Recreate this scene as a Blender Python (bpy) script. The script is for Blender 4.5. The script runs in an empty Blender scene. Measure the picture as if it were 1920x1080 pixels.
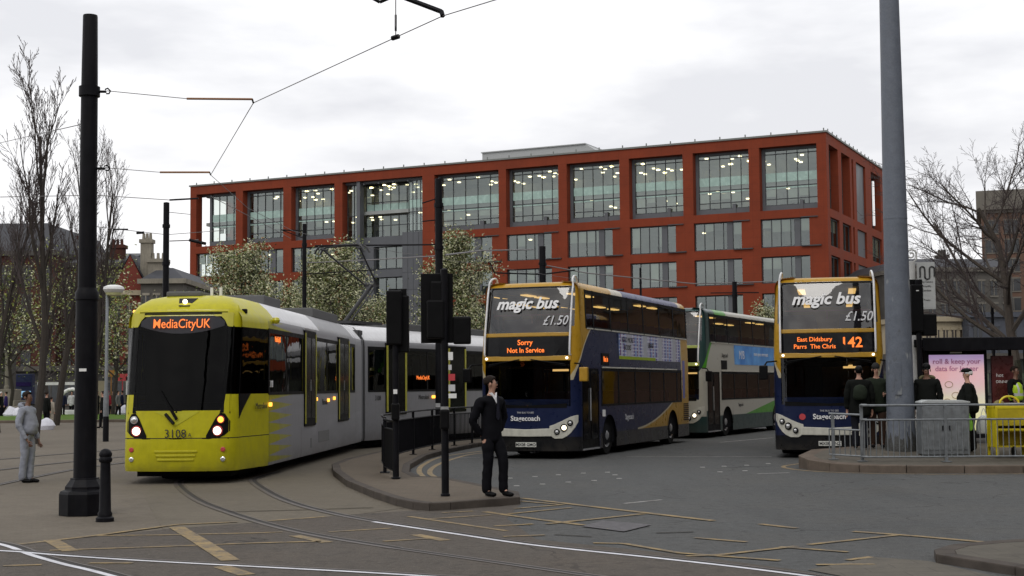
import bpy, bmesh, math, random
from mathutils import Vector, Matrix
from mathutils.geometry import tessellate_polygon
from mathutils import noise as mnoise
R = math.radians
rnd = random.Random(7)
scene = bpy.context.scene
C = scene.collection
# ------------------------------------------------------------------ camera
cam = bpy.data.cameras.new('camera'); camo = bpy.data.objects.new('camera', cam); C.objects.link(camo)
scene.camera = camo
F = 2650.0; PITCH = math.atan(185 / F); ROLL = -.009; EYE = 1.75
cam.sensor_width = 36; cam.lens = 36 * F / 1920; cam.clip_end = 3000; cam.clip_start = .1
camo.matrix_world = Matrix.Translation((0, 0, EYE)) @ Matrix.Rotation(math.pi/2 + PITCH, 4, 'X') @ Matrix.Rotation(ROLL, 4, 'Z')
CM = camo.matrix_world.to_3x3()
def G(x, y, z=0.0):
    "point of the horizontal plane z seen at photo pixel x, y"
    d = CM @ Vector(((x-960)/F, -(y-540)/F, -1)); t = (z-EYE)/d.z
    return Vector((d.x*t, d.y*t, z))
def D(x, y, Y):
    "point at distance Y seen at photo pixel x, y"
    d = CM @ Vector(((x-960)/F, -(y-540)/F, -1)); t = Y/d.y
    return Vector((d.x*t, Y, EYE + d.z*t))
# ------------------------------------------------------------------ sky: bright overcast
SUN_EL, SUN_AZ = R(48), R(200)
world = bpy.data.worlds.new('World'); scene.world = world; world.use_nodes = True
nt = world.node_tree; nt.nodes.clear()
wo = nt.nodes.new('ShaderNodeOutputWorld'); bg = nt.nodes.new('ShaderNodeBackground'); bg.inputs[1].default_value = .112
sky = nt.nodes.new('ShaderNodeTexSky'); sky.sky_type = 'NISHITA'; sky.sun_disc = False
sky.sun_elevation = SUN_EL; sky.sun_rotation = SUN_AZ; sky.air_density = 2; sky.dust_density = 6
tc = nt.nodes.new('ShaderNodeTexCoord'); mp = nt.nodes.new('ShaderNodeMapping'); mp.inputs['Scale'].default_value = (1, 1, 3.4)
mp.inputs['Location'].default_value = (3.1, .4, 0)
nz = nt.nodes.new('ShaderNodeTexNoise'); nz.inputs['Scale'].default_value = 3.2; nz.inputs['Detail'].default_value = 6; nz.inputs['Roughness'].default_value = .52
cr = nt.nodes.new('ShaderNodeValToRGB')
cr.color_ramp.elements[0].position = .38; cr.color_ramp.elements[0].color = (7.7, 7.75, 8.15, 1)
cr.color_ramp.elements[1].position = .60; cr.color_ramp.elements[1].color = (11.3, 11.25, 11.35, 1)
mx = nt.nodes.new('ShaderNodeMixRGB'); mx.inputs[0].default_value = .93       # cloud cover over the clear-sky texture
L = nt.links.new
L(tc.outputs['Generated'], mp.inputs[0]); L(mp.outputs[0], nz.inputs[0]); L(nz.outputs[0], cr.inputs[0])
L(sky.outputs[0], mx.inputs[1]); L(cr.outputs[0], mx.inputs[2]); L(mx.outputs[0], bg.inputs[0]); L(bg.outputs[0], wo.inputs[0])
sl = bpy.data.lights.new('sun', 'SUN'); sl.energy = .6; sl.angle = R(20); sl.color = (1, .97, .93)
so = bpy.data.objects.new('sun', sl); C.objects.link(so)
so.rotation_euler = (math.pi/2 - SUN_EL, 0, math.pi - SUN_AZ + R(0))
vs = scene.view_settings; vs.view_transform = 'Standard'; vs.look = 'None'; vs.exposure = 0; vs.gamma = 1
scene.render.engine = 'CYCLES'
scene.cycles.max_bounces = 8; scene.cycles.transparent_max_bounces = 12

# ------------------------------------------------------------------ node expressions
class X:
    def __init__(s, nt, v): s.nt, s.v = nt, v
    def _m(s, op, *o):
        n = s.nt.nodes.new('ShaderNodeMath'); n.operation = op
        for i, a in enumerate((s,) + o):
            a = a.v if isinstance(a, X) else a
            if isinstance(a, (int, float)): n.inputs[i].default_value = a
            else: s.nt.links.new(a, n.inputs[i])
        return X(s.nt, n.outputs[0])
    def __add__(s, o): return s._m('ADD', o)
    __radd__ = __add__
    def __sub__(s, o): return s._m('SUBTRACT', o)
    def __rsub__(s, o): return (s*-1) + o
    def __mul__(s, o): return s._m('MULTIPLY', o)
    __rmul__ = __mul__
    def __truediv__(s, o): return s._m('DIVIDE', o)
    def __gt__(s, o): return s._m('GREATER_THAN', o)
    def __lt__(s, o): return s._m('LESS_THAN', o)
    def __and__(s, o): return s._m('MULTIPLY', o)
    def __or__(s, o): return s._m('MAXIMUM', o)
    def abs(s): return s._m('ABSOLUTE')
    def frac(s): return s._m('FRACT')
    def ss(s, a, b):
        n = s.nt.nodes.new('ShaderNodeMapRange'); n.inputs[1].default_value = a; n.inputs[2].default_value = b
        s.nt.links.new(s.v, n.inputs[0]); return X(s.nt, n.outputs[0])
def coords(nt, kind='Object'):
    t = nt.nodes.new('ShaderNodeTexCoord'); s = nt.nodes.new('ShaderNodeSeparateXYZ'); nt.links.new(t.outputs[kind], s.inputs[0])
    return t.outputs[kind], X(nt, s.outputs[0]), X(nt, s.outputs[1]), X(nt, s.outputs[2])
def noise(nt, vec, scale, detail=3, rough=.55, stretch=None):
    if stretch:
        m = nt.nodes.new('ShaderNodeMapping'); m.inputs['Scale'].default_value = stretch; nt.links.new(vec, m.inputs[0]); vec = m.outputs[0]
    n = nt.nodes.new('ShaderNodeTexNoise'); n.inputs['Scale'].default_value = scale; n.inputs['Detail'].default_value = detail; n.inputs['Roughness'].default_value = rough
    nt.links.new(vec, n.inputs[0]); return X(nt, n.outputs[0])
def mixc(nt, fac, a, b, mode='MIX'):
    n = nt.nodes.new('ShaderNodeMixRGB'); n.blend_type = mode
    for i, v in ((0, fac), (1, a), (2, b)):
        v = v.v if isinstance(v, X) else v
        if isinstance(v, (int, float)): n.inputs[i].default_value = v
        elif isinstance(v, tuple): n.inputs[i].default_value = (*v[:3], 1)
        else: nt.links.new(v, n.inputs[i])
    return n.outputs[0]
def newmat(name, base=(.5, .5, .5), rough=.6, metal=0, spec=.5, var=.12, vs_=6.0, bump=0, bscale=60, emit=None, es=1, streak=0, coat=0, col=None, dirt=0):
    m = bpy.data.materials.new(name); m.use_nodes = True; nt = m.node_tree; b = nt.nodes['Principled BSDF']
    b.inputs['Roughness'].default_value = rough; b.inputs['Metallic'].default_value = metal; b.inputs['Specular IOR Level'].default_value = spec
    b.inputs['Coat Weight'].default_value = coat
    vec, x, y, z = coords(nt)
    c = col(nt, vec, x, y, z) if col else base
    if var:
        n = noise(nt, vec, vs_, 5, .6)
        k = n.ss(.3, .7) * (2*var) + (1 - var)
        cc = nt.nodes.new('ShaderNodeCombineXYZ')
        for i in range(3): nt.links.new(k.v, cc.inputs[i])
        c = mixc(nt, 1.0, c, cc.outputs[0], 'MULTIPLY')
        rr = n.ss(.3, .7) * .16 + (rough - .08); nt.links.new(rr.v, b.inputs['Roughness'])
    if streak:
        n = noise(nt, vec, 5, 4, .6, (3, 3, .35)).ss(.45, .8) * streak
        c = mixc(nt, n, c, (.06, .052, .045))
    if dirt:
        n = (z.ss(dirt, 0.1) * noise(nt, vec, 4, 4).ss(.2, .8)) * .7
        c = mixc(nt, n, c, (.07, .062, .052))
    if isinstance(c, tuple): b.inputs['Base Color'].default_value = (*c, 1)
    else: nt.links.new(c, b.inputs['Base Color'])
    if bump:
        n = noise(nt, vec, bscale, 3)
        bp = nt.nodes.new('ShaderNodeBump'); bp.inputs['Strength'].default_value = bump; bp.inputs['Distance'].default_value = .02
        nt.links.new(n.v, bp.inputs['Height']); nt.links.new(bp.outputs[0], b.inputs['Normal'])
    if emit:
        b.inputs['Emission Color'].default_value = (*emit, 1); b.inputs['Emission Strength'].default_value = es
    return m
def glassmat(name, tint=(.3, .33, .33), ior=1.6, rough=.015, gl=(1, 1, 1), minf=0, wob=.03):
    m = bpy.data.materials.new(name); m.use_nodes = True; nt = m.node_tree; nt.nodes.clear()
    o = nt.nodes.new('ShaderNodeOutputMaterial'); t = nt.nodes.new('ShaderNodeBsdfTransparent'); g = nt.nodes.new('ShaderNodeBsdfGlossy')
    t.inputs[0].default_value = (*tint, 1); g.inputs[0].default_value = (*gl, 1); g.inputs['Roughness'].default_value = rough
    f = nt.nodes.new('ShaderNodeFresnel'); f.inputs[0].default_value = ior
    mxs = nt.nodes.new('ShaderNodeMixShader'); vec, x, y, z = coords(nt)
    n = noise(nt, vec, 1.3, 2); bp = nt.nodes.new('ShaderNodeBump'); bp.inputs['Strength'].default_value = wob; bp.inputs['Distance'].default_value = .1
    nt.links.new(n.v, bp.inputs['Height']); nt.links.new(bp.outputs[0], g.inputs['Normal'])
    ff = X(nt, f.outputs[0])._m('MAXIMUM', minf)
    nt.links.new(ff.v, mxs.inputs[0]); nt.links.new(t.outputs[0], mxs.inputs[1]); nt.links.new(g.outputs[0], mxs.inputs[2]); nt.links.new(mxs.outputs[0], o.inputs[0])
    return m

# ------------------------------------------------------------------ mesh helpers
class MB:
    def __init__(s): s.v, s.f, s.mi = [], [], []
    def add(s, vs, fs, mi=0):
        o = len(s.v); s.v += [tuple(v) for v in vs]
        for f in fs: s.f.append([i+o for i in f]); s.mi.append(mi)
        return s
    def box(s, x0, x1, y0, y1, z0, z1, mi=0, M=None):
        p = [Vector((x, y, z)) for z in (z0, z1) for x, y in ((x0, y0), (x1, y0), (x1, y1), (x0, y1))]
        if M is not None: p = [M @ q for q in p]
        return s.add(p, [(0, 3, 2, 1), (4, 5, 6, 7), (0, 1, 5, 4), (1, 2, 6, 5), (2, 3, 7, 6), (3, 0, 4, 7)], mi)
    def bar(s, a, b, w, h, mi=0):
        a, b = Vector(a), Vector(b); d = (b-a); l = d.length; d.normalize()
        up = Vector((0, 0, 1)) if abs(d.z) < .95 else Vector((0, 1, 0))
        x = d.cross(up).normalized(); y = x.cross(d)
        p = [q + x*sx*w/2 + y*sy*h/2 for q in (a, b) for sx, sy in ((-1, -1), (1, -1), (1, 1), (-1, 1))]
        return s.add(p, [(0, 3, 2, 1), (4, 5, 6, 7), (0, 1, 5, 4), (1, 2, 6, 5), (2, 3, 7, 6), (3, 0, 4, 7)], mi)
    def tube(s, pts, r, n=8, mi=0, caps=True):
        pts = [Vector(p) for p in pts]; m = len(pts); rs = r if isinstance(r, (list, tuple)) else [r]*m
        vs, fs = [], []; px = None
        for i, p in enumerate(pts):
            t = (pts[min(i+1, m-1)] - pts[max(i-1, 0)]).normalized()
            if px is None:
                a = Vector((0, 0, 1)) if abs(t.z) < .9 else Vector((1, 0, 0)); px = t.cross(a).normalized()
            px = (px - t*px.dot(t))
            px = px.normalized() if px.length > 1e-6 else t.orthogonal().normalized()
            py = t.cross(px)
            for k in range(n):
                a = 2*math.pi*k/n; vs.append(p + (px*math.cos(a) + py*math.sin(a))*rs[i])
        for i in range(m-1):
            for k in range(n): fs.append((i*n+k, i*n+(k+1) % n, (i+1)*n+(k+1) % n, (i+1)*n+k))
        if caps: fs.append(tuple(range(n-1, -1, -1))); fs.append(tuple((m-1)*n+k for k in range(n)))
        return s.add(vs, fs, mi)
    def lathe(s, prof, c=(0, 0, 0), n=24, M=None, mi=0, sq=1):
        vs, fs = [], []; m = len(prof)
        for r, z in prof:
            for k in range(n):
                a = 2*math.pi*(k+.5)/n; p = Vector((r*math.cos(a), r*math.sin(a)*sq, z))
                if M is not None: p = M @ p
                vs.append(p + Vector(c))
        for i in range(m-1):
            for k in range(n): fs.append((i*n+k, i*n+(k+1) % n, (i+1)*n+(k+1) % n, (i+1)*n+k))
        fs.append(tuple(range(n-1, -1, -1))); fs.append(tuple((m-1)*n+k for k in range(n)))
        return s.add(vs, fs, mi)
    def prism(s, pts, z0, z1, mi=0, M=None):
        n = len(pts); vs = [Vector((x, y, z)) for z in (z0, z1) for x, y in pts]
        if M is not None: vs = [M @ v for v in vs]
        fs = [tuple(range(n-1, -1, -1)), tuple(range(n, 2*n))] + [(i, (i+1) % n, n+(i+1) % n, n+i) for i in range(n)]
        return s.add(vs, fs, mi)
    def build(s, name, mat, parent=None, smooth=False, loc=None, rot=None, bevel=0, recalc=True):
        me = bpy.data.meshes.new(name); me.from_pydata(s.v, [], s.f)
        for m in (mat if isinstance(mat, (list, tuple)) else [mat]): me.materials.append(m)
        for p, i in zip(me.polygons, s.mi): p.material_index = i
        bm = bmesh.new(); bm.from_mesh(me)
        if recalc: bmesh.ops.recalc_face_normals(bm, faces=bm.faces)
        if bevel:
            bmesh.ops.remove_doubles(bm, verts=bm.verts, dist=1e-5)
            es = [e for e in bm.edges if len(e.link_faces) == 2 and e.calc_face_angle(0) > R(35)]
            bmesh.ops.bevel(bm, geom=es, offset=bevel, segments=2, affect='EDGES', profile=.6)
        bm.to_mesh(me); bm.free()
        if smooth:
            me.polygons.foreach_set('use_smooth', [True]*len(me.polygons))
            try: me.set_sharp_from_angle(angle=R(smooth if isinstance(smooth, (int, float)) and smooth > 1 else 38))
            except Exception: pass
        me.update()
        o = bpy.data.objects.new(name, me); C.objects.link(o)
        if parent: o.parent = parent
        if loc is not None: o.location = loc
        if rot is not None: o.rotation_euler = rot
        return o
def tag(o, label=None, cat=None, group=None, kind=None):
    if label: o['label'] = label
    if cat: o['category'] = cat
    if group: o['group'] = group
    if kind: o['kind'] = kind
    return o
def empty(name, loc=(0, 0, 0), rz=0, **k):
    o = bpy.data.objects.new(name, None); C.objects.link(o); o.location = loc; o.rotation_euler = (0, 0, rz); o.empty_display_size = .2
    return tag(o, **k)
def copy_tree(o, parent=None):
    c = o.copy(); C.objects.link(c); c.parent = parent
    for ch in [q for q in bpy.data.objects if q.parent == o]: copy_tree(ch, c)
    return c
def text(name, s, size, mat, parent, M, shear=0, bold=0, align='CENTER', ext=.002, sx=1):
    "flat lettering; M maps text xy to the parent's space"
    cu = bpy.data.curves.new(name, 'FONT'); cu.body = s; cu.size = size; cu.shear = shear; cu.offset = bold; cu.extrude = ext
    cu.align_x = align; cu.align_y = 'CENTER'; cu.resolution_u = 3
    t = bpy.data.objects.new(name, cu); C.objects.link(t)
    bpy.context.view_layer.update()
    me = bpy.data.meshes.new_from_object(t.evaluated_get(bpy.context.evaluated_depsgraph_get()))
    bpy.data.objects.remove(t); me.transform(M @ Matrix.Diagonal((sx, 1, 1, 1))); me.materials.clear(); me.materials.append(mat); me.name = name
    o = bpy.data.objects.new(name, me); C.objects.link(o); o.parent = parent
    return o
def front_M(x, y, z, tilt=0): return Matrix.Translation((x, y, z)) @ Matrix.Rotation(R(90)-tilt, 4, 'X')         # faces -y
def side_M(x, y, z): return Matrix.Translation((x, y, z)) @ Matrix.Rotation(R(90), 4, 'Z') @ Matrix.Rotation(R(90), 4, 'X')   # faces +x

# ------------------------------------------------------------------ common materials
black = newmat('black_paint', (.006, .006, .008), .5, spec=.12, var=.25, streak=.08)
blackp = newmat('black_plastic', (.004, .004, .0045), .5, spec=.12, var=.2)
greysteel = newmat('galvanised_steel', (.21, .225, .235), .5, .5, var=.2, vs_=9, streak=.25)
silver = newmat('silver_metal', (.55, .56, .57), .35, .7)
rubber = newmat('rubber', (.010, .010, .010), .8, spec=.15, var=.3)
whitep = newmat('white_paint', (.78, .78, .76), .45, var=.06)
chrome = newmat('lens', (.7, .7, .7), .12, .8)
led = newmat('led_orange', (.1, .02, .0), .5, emit=(1, .21, .035), es=1.35, var=0)
lampwhite = newmat('lamp_white', (.9, .85, .7), .3, emit=(1, .86, .62), es=3.2, var=0)
lampamber = newmat('lamp_amber', (.9, .4, .05), .3, emit=(1, .42, .05), es=2.4, var=0)
ceil_l = newmat('ceiling_lamp', (.9, .85, .6), .3, emit=(1, .82, .5), es=1.6, var=0)
darkin = newmat('dark_interior', (.012, .012, .014), .8, spec=.1)
skin = newmat('skin', (.42, .23, .16), .55, var=.08)
skind = newmat('skin_brown', (.16, .08, .05), .55, var=.08)
hairm = newmat('hair', (.016, .010, .007), .7, spec=.15, bump=.3)
# ------------------------------------------------------------------ ground, roads
def sett(base, alt, s=.2, joint=(.045, .04, .036), amt=.35):
    def col(nt, vec, x, y, z):
        b = nt.nodes.new('ShaderNodeTexBrick'); nt.links.new(vec, b.inputs[0])
        b.inputs['Scale'].default_value = 1; b.inputs['Brick Width'].default_value = s; b.inputs['Row Height'].default_value = s*.5
        b.inputs['Mortar Size'].default_value = .006; b.inputs['Mortar Smooth'].default_value = .4
        b.inputs['Color1'].default_value = (*base, 1); b.inputs['Color2'].default_value = (*alt, 1)
        b.inputs['Mortar'].default_value = (*[joint[i]*amt + base[i]*(1-amt) for i in range(3)], 1)
        big = noise(nt, vec, .23, 5, .65).ss(.35, .7); c = mixc(nt, big*.6, b.outputs[0], tuple(v*.62 for v in base))
        spots = noise(nt, vec, 2.2, 4, .7).ss(.56, .75)
        c = mixc(nt, spots*.5, c, tuple(v*.5 for v in base))
        fleck = noise(nt, vec, 14, 4, .7).ss(.6, .74)
        return mixc(nt, fleck*.4, c, tuple(min(1, v*1.7) for v in base))
    return col
def tarmac(base):
    def col(nt, vec, x, y, z):
        big = noise(nt, vec, .3, 5, .6, (1, .45, 1)).ss(.35, .68); c = mixc(nt, big*.5, base, tuple(v*.66 for v in base))
        warm = noise(nt, vec, .55, 4, .6).ss(.45, .72); c = mixc(nt, warm*.35, c, (base[0]*1.25, base[1]*1.12, base[2]*.98))
        agg = noise(nt, vec, 55, 2, .7).ss(.42, .72); c = mixc(nt, agg*.5, c, tuple(v*1.8 for v in base))
        pt = noise(nt, vec, 6, 4, .75).ss(.52, .66); c = mixc(nt, pt*.5, c, tuple(v*.45 for v in base))
        gr = noise(nt, vec, 15, 3, .7).ss(.6, .72); c = mixc(nt, gr*.6, c, tuple(v*2.0 for v in base))
        tr = noise(nt, vec, 1.4, 4, .6, (1, .1, 1)).ss(.5, .8); c = mixc(nt, tr*.3, c, tuple(v*.5 for v in base))
        v = nt.nodes.new('ShaderNodeTexVoronoi'); v.feature = 'DISTANCE_TO_EDGE'; v.inputs['Scale'].default_value = .35
        wv = nt.nodes.new('ShaderNodeVectorMath'); wv.operation = 'ADD'
        nn = nt.nodes.new('ShaderNodeTexNoise'); nn.inputs['Scale'].default_value = 1.1; nt.links.new(vec, nn.inputs[0]); nt.links.new(vec, wv.inputs[0]); nt.links.new(nn.outputs[1], wv.inputs[1])
        nt.links.new(wv.outputs[0], v.inputs['Vector'])
        crack = X(nt, v.outputs[0]) < .006
        return mixc(nt, (crack & noise(nt, vec, .5, 2).ss(.45, .6)) * .5, c, (.015, .014, .013))
    return col
m_plaza = newmat('plaza_paving', rough=.85, spec=.15, var=.14, vs_=9, bump=.25, bscale=30, col=sett((.162, .140, .110), (.142, .122, .096)))
m_tram = newmat('tramway_paving', rough=.85, spec=.15, var=.12, vs_=9, bump=.2, bscale=30, col=sett((.154, .134, .103), (.136, .118, .09), .2))
m_road = newmat('asphalt', rough=.8, spec=.15, var=.16, vs_=8, bump=.5, bscale=90, col=tarmac((.082, .084, .083)))
m_road2 = newmat('junction_asphalt', rough=.8, spec=.15, var=.16, vs_=9, bump=.5, bscale=80, col=tarmac((.086, .075, .064)))
m_island = newmat('island_paving', rough=.85, spec=.15, var=.14, vs_=9, bump=.2, bscale=30, col=sett((.140, .115, .088), (.120, .099, .076), .2))
m_slab = newmat('slab_paving', rough=.85, spec=.15, var=.15, bump=.2, bscale=25, col=sett((.13, .118, .098), (.112, .102, .084), .6, amt=.7))
m_kerb = newmat('kerb_stone', (.125, .10, .08), .8, spec=.15, var=.25, vs_=3, bump=.3)
m_kerbd = newmat('dark_kerb_stone', (.072, .061, .052), .8, spec=.15, var=.3, vs_=3, bump=.3)
def worn(c, k=.5):
    def col(nt, vec, x, y, z):
        w = noise(nt, vec, 3.5, 5, .75).ss(.36, .62)
        f = noise(nt, vec, 26, 3, .7).ss(.4, .62)
        return mixc(nt, (w*.65 + f*.35)*k + .0, c, (.07, .06, .048))
    return col
m_yel = newmat('yellow_road_paint', rough=.7, var=.1, col=worn((.33, .225, .08), 1.0))
m_whi = newmat('white_road_paint', rough=.7, var=.1, col=worn((.42, .42, .4), .95))
m_grass = newmat('grass', (.075, .13, .02), .9, spec=.1, var=.4, vs_=1.5)
m_rail = newmat('rail_steel', (.72, .72, .76), .42, .45, var=.1, vs_=3)
m_raild = newmat('worn_rail', (.11, .095, .085), .55, .4, var=.25)
m_groove = newmat('rail_groove', (.018, .015, .013), .8)
def sheet(name, pts, z, mat, thick=0):
    b = MB(); n = len(pts)
    b.add([(p[0], p[1], z) for p in pts], [tuple(range(n))])
    o = b.build(name, mat); o['kind'] = 'structure'
    return o
g = MB(); g.add([(-900, -120, 0), (900, -120, 0), (900, 1500, 0), (-900, 1500, 0)], [(0, 1, 2, 3)])
tag(g.build('ground', m_plaza), kind='structure')
# asphalt of the bus lanes and the road in front of the islands
sheet('road', [(-.2, 18.9), (.1, 21.3), (.1, 22.3), (-.6, 24.2), (-1.3, 26.1), (-1.72, 26.3), (-2.04, 27.82), (-2.21, 30.5), (-2.11, 34.5), (-1.74, 37.7), (-1.02, 41.5), (1, 47), (6, 58), (18, 85), (60, 90), (60, 4), (7, 4), (4.2, 9.8), (2.6, 13.3), (1.7, 14.6), (.2, 16.2)], .004, m_road)
sheet('junction', [(-9, 10), (-7.4, 14.6), (-6, 15.95), (-5.55, 16.3), (-5, 17.05), (-4.3, 17.95), (-3.2, 18.8), (-2.2, 19.75), (-1.5, 20.2), (-.2, 20.8), (.1, 21.2), (-.1, 18.9), (.25, 16.3), (1.75, 14.7), (2.68, 13.4), (4.3, 9.9), (7.1, 4), (-6, 4)], .008, m_road2)
tw = [(-6.9, 27.5), (-7.0, 31), (-6.5, 36), (-5.2, 40), (-1.5, 48), (4, 60), (7, 60), (1.6, 48.5), (-2.2, 41.5), (-3.5, 37), (-3.95, 33), (-3.94, 30.8), (-3.6, 28.4), (-2.97, 25.3), (-2.23, 22.6), (-1.6, 20.75), (-2.2, 19.72), (-3.2, 18.75), (-4.4, 17.9), (-4.9, 19.5), (-6.1, 23.5)]
sheet('tramway', tw, .004, m_tram)
# grass strip of the gardens
sheet('lawn', [(-50, 78.3), (-19.5, 78.3), (-22, 97), (-60, 97)], .15, m_grass)
kb = MB(); kb.box(-52, -19, 77.9, 78.29, 0, .15); kb.box(-62, -22, 97.02, 97.3, 0, .17)
tag(kb.build('lawn_kerb', m_kerb, bevel=.02), kind='structure')
# raised islands
def island(name, pts, zf, mtop, mk, kw=.3, ymul=None, cuts=(), nosegs=0):
    n = len(pts); P = [Vector((p[0], p[1], 0)) for p in pts]
    area = sum(P[i].x*P[(i+1) % n].y - P[(i+1) % n].x*P[i].y for i in range(n)); sgn = 1 if area > 0 else -1
    nin = []
    for i in range(n):
        a = (P[i]-P[i-1]).normalized(); b = (P[(i+1) % n]-P[i]).normalized()
        t = (a+b).normalized(); nn = Vector((-t.y, t.x, 0))*sgn; c = max(.5, nn.dot(Vector((-b.y, b.x, 0))*sgn)); nin.append(P[i] + nn*kw/c)
    k = MB()
    for i in range(n):
        j = (i+1) % n; m = max(1, int((P[j]-P[i]).length/.92))
        for q in range(m):
            a, b = P[i].lerp(P[j], (q+.006)/m), P[i].lerp(P[j], (q+1-.006)/m); c, d = nin[i].lerp(nin[j], (q+1-.006)/m), nin[i].lerp(nin[j], (q+.006)/m)
            za, zb = zf(a.x, a.y), zf(b.x, b.y)
            k.add([(a.x, a.y, -.02), (b.x, b.y, -.02), (c.x, c.y, -.02), (d.x, d.y, -.02), (a.x, a.y, za), (b.x, b.y, zb), (c.x, c.y, zf(c.x, c.y)), (d.x, d.y, zf(d.x, d.y))],
                  [(0, 3, 2, 1), (4, 5, 6, 7), (0, 1, 5, 4), (1, 2, 6, 5), (2, 3, 7, 6), (3, 0, 4, 7)])
    tag(k.build(name+'_kerb', mk, bevel=.015), kind='structure')
    bm = bmesh.new(); vs = [bm.verts.new((p.x, p.y, 0)) for p in nin]
    for tri in tessellate_polygon([[(p.x, p.y, 0) for p in nin]]): bm.faces.new([vs[q] for q in tri])
    for c in cuts:
        bmesh.ops.bisect_plane(bm, geom=bm.verts[:]+bm.edges[:]+bm.faces[:], plane_co=(0, c, 0), plane_no=(0, 1, 0))
    for v in bm.verts: v.co.z = zf(v.co.x, v.co.y) - .004
    for f in bm.faces:
        f.normal_update()
        if f.normal.z < 0: f.normal_flip()
    me = bpy.data.meshes.new(name+'_pavement'); bm.to_mesh(me); bm.free(); me.materials.append(mtop)
    o = bpy.data.objects.new(name+'_pavement', me); C.objects.link(o); o['kind'] = 'structure'
lz = lambda x, y: .12
left_pts = [(.09, 21.15), (.08, 22.2), (-.6, 24.1), (-1.3, 26.05), (-1.72, 26.25), (-2.04, 27.82), (-2.21, 30.5), (-2.11, 34.5), (-1.74, 37.7), (-1.02, 41.5), (.5, 45.5), (.1, 46), (-2.2, 41), (-3.45, 37), (-3.9, 33), (-3.94, 30.8), (-3.6, 28.4), (-2.97, 25.3), (-2.23, 22.6), (-1.75, 21.1), (-1.45, 20.45), (-1.2, 20.15), (-.9, 20.3)]
island('crossing_island', left_pts, lz, m_island, m_kerbd, .16)
def rz_(x, y): return .15 + .16*min(1, max(0, (y-28.1)/2.2)) + .09*min(1, max(0, (y-30.3)/4))
right_pts = [(5.95, 29.7), (6.0, 28.95), (6.3, 28.4), (6.8, 28.0), (7.62, 27.6), (9.78, 27.3), (24, 27.0), (40, 60), (17, 60), (12, 47), (10.2, 39), (9.2, 33.4), (7.8, 32.0), (6.5, 31.0)]
island('bus_stop_island', right_pts, rz_, m_slab, m_kerb, .3, cuts=(28.1, 28.8, 29.5, 30.3, 32, 34.3))
island('corner', [(4.1, 13.9), (4.2, 14.3), (4.5, 14.72), (5.0, 15.02), (5.6, 15.25), (8, 16.2), (14, 18), (14, 8), (6.2, 9)], lambda x, y: .09, m_slab, m_kerbd, .2)
sheet('crossing_setts', [(2.75, 13.42), (3.6, 14.35), (4.05, 14.0), (4.3, 12.9), (6.3, 8.6), (4.7, 9.2)], .012, m_slab)

def strip(mb, pts, w, z, mi=0):
    P = [Vector((p[0], p[1], 0)) for p in pts]; n = len(P); a, b = [], []
    for i in range(n):
        t = (P[min(i+1, n-1)] - P[max(i-1, 0)]).normalized(); nn = Vector((-t.y, t.x, 0))
        a.append(P[i]+nn*w/2); b.append(P[i]-nn*w/2)
    for i in range(n-1):
        q = [a[i], a[i+1], b[i+1], b[i]]; mb.add([(v.x, v.y, z) for v in q], [(0, 1, 2, 3)], mi)
def cat(pts, k=8):
    P = [Vector((p[0], p[1], 0)) for p in pts]; P = [P[0]*2-P[1]] + P + [P[-1]*2-P[-2]]; out = []
    for i in range(1, len(P)-2):
        for j in range(k):
            t = j/k; p0, p1, p2, p3 = P[i-1:i+3]
            out.append(.5*((2*p1) + (p2-p0)*t + (2*p0-5*p1+4*p2-p3)*t*t + (3*p1-p0-3*p2+p3)*t**3))
    out.append(P[-2]); return out
# painted lines (photo pixels on the ground plane, width in metres)
Y = MB()
for i, (w, *pts) in enumerate([
    (.12, (37, 1022), (176, 1006), (330, 985), (445, 980)), (.1, (179, 1006), (300, 1005), (480, 1001), (530, 999)), (.1, (93, 1034), (300, 1027), (480, 1020), (602, 1017)),
    (.22, (331, 990), (382, 1021), (432, 1053)), (.2, (415, 1064), (463, 1080)), (.2, (95, 1014), (132, 1035)), (.1, (6, 1063), (78, 1061)), (.1, (167, 1058), (249, 1058)),
    (.12, (504, 978), (610, 970)), (.1, (617, 999), (734, 992)), (.17, (552, 1006), (614, 1019)), (.1, (719, 1017), (810, 1011)), (.17, (778, 1004), (836, 1015)),
    (.1, (767, 970), (949, 997)), (.1, (799, 975), (920, 967)), (.1, (829, 963), (887, 960)), (.12, (909, 961), (1000, 974), (1094, 986)), (.1, (927, 988), (1000, 984)),
    (.14, (975, 935), (1150, 956), (1338, 978)), (.1, (976, 941), (1056, 948)), (.1, (964, 955), (1050, 948)), (.1, (953, 965), (1072, 953)), (.12, (1025, 984), (1206, 965)),
    (.1, (944, 1008), (1022, 1005)), (.12, (1425, 984), (1494, 992)), (.1, (1303, 1010), (1400, 1018)), (.1, (1112, 1020), (1169, 1021), (1275, 1039), (1462, 1053)),
    (.1, (1287, 1045), (1353, 1042), (1494, 1026)), (.13, (1600, 998), (1720, 1007), (1890, 1022)), (.1, (1516, 1023), (1682, 1005)), (.1, (1462, 1027), (1590, 1037)), (.1, (1530, 1061), (1640, 1060)), (.1, (1588, 1052), (1634, 1046))]):
    strip(Y, [G(*p) for p in pts], w*.88, .0125 + .0006*(i % 4))
strip(Y, cat([(6.35, 31.35), (5.75, 30.3), (5.72, 29.3), (6.1, 28.35), (6.75, 27.75), (7.6, 27.38), (9.8, 27.08), (23, 26.8)]), .1, .0085)
for off in (0, 1):
    strip(Y, cat([tuple(G(*p)) for p in ([(930, 843), (898, 847), (829, 857), (794, 872), (786, 885), (800, 899)] if not off else [(930, 848), (880, 853), (835, 866), (812, 877), (806, 888), (822, 898)])]), .11, .0085)
tag(Y.build('yellow_road_marking', m_yel), kind='structure')
W = MB()
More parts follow.
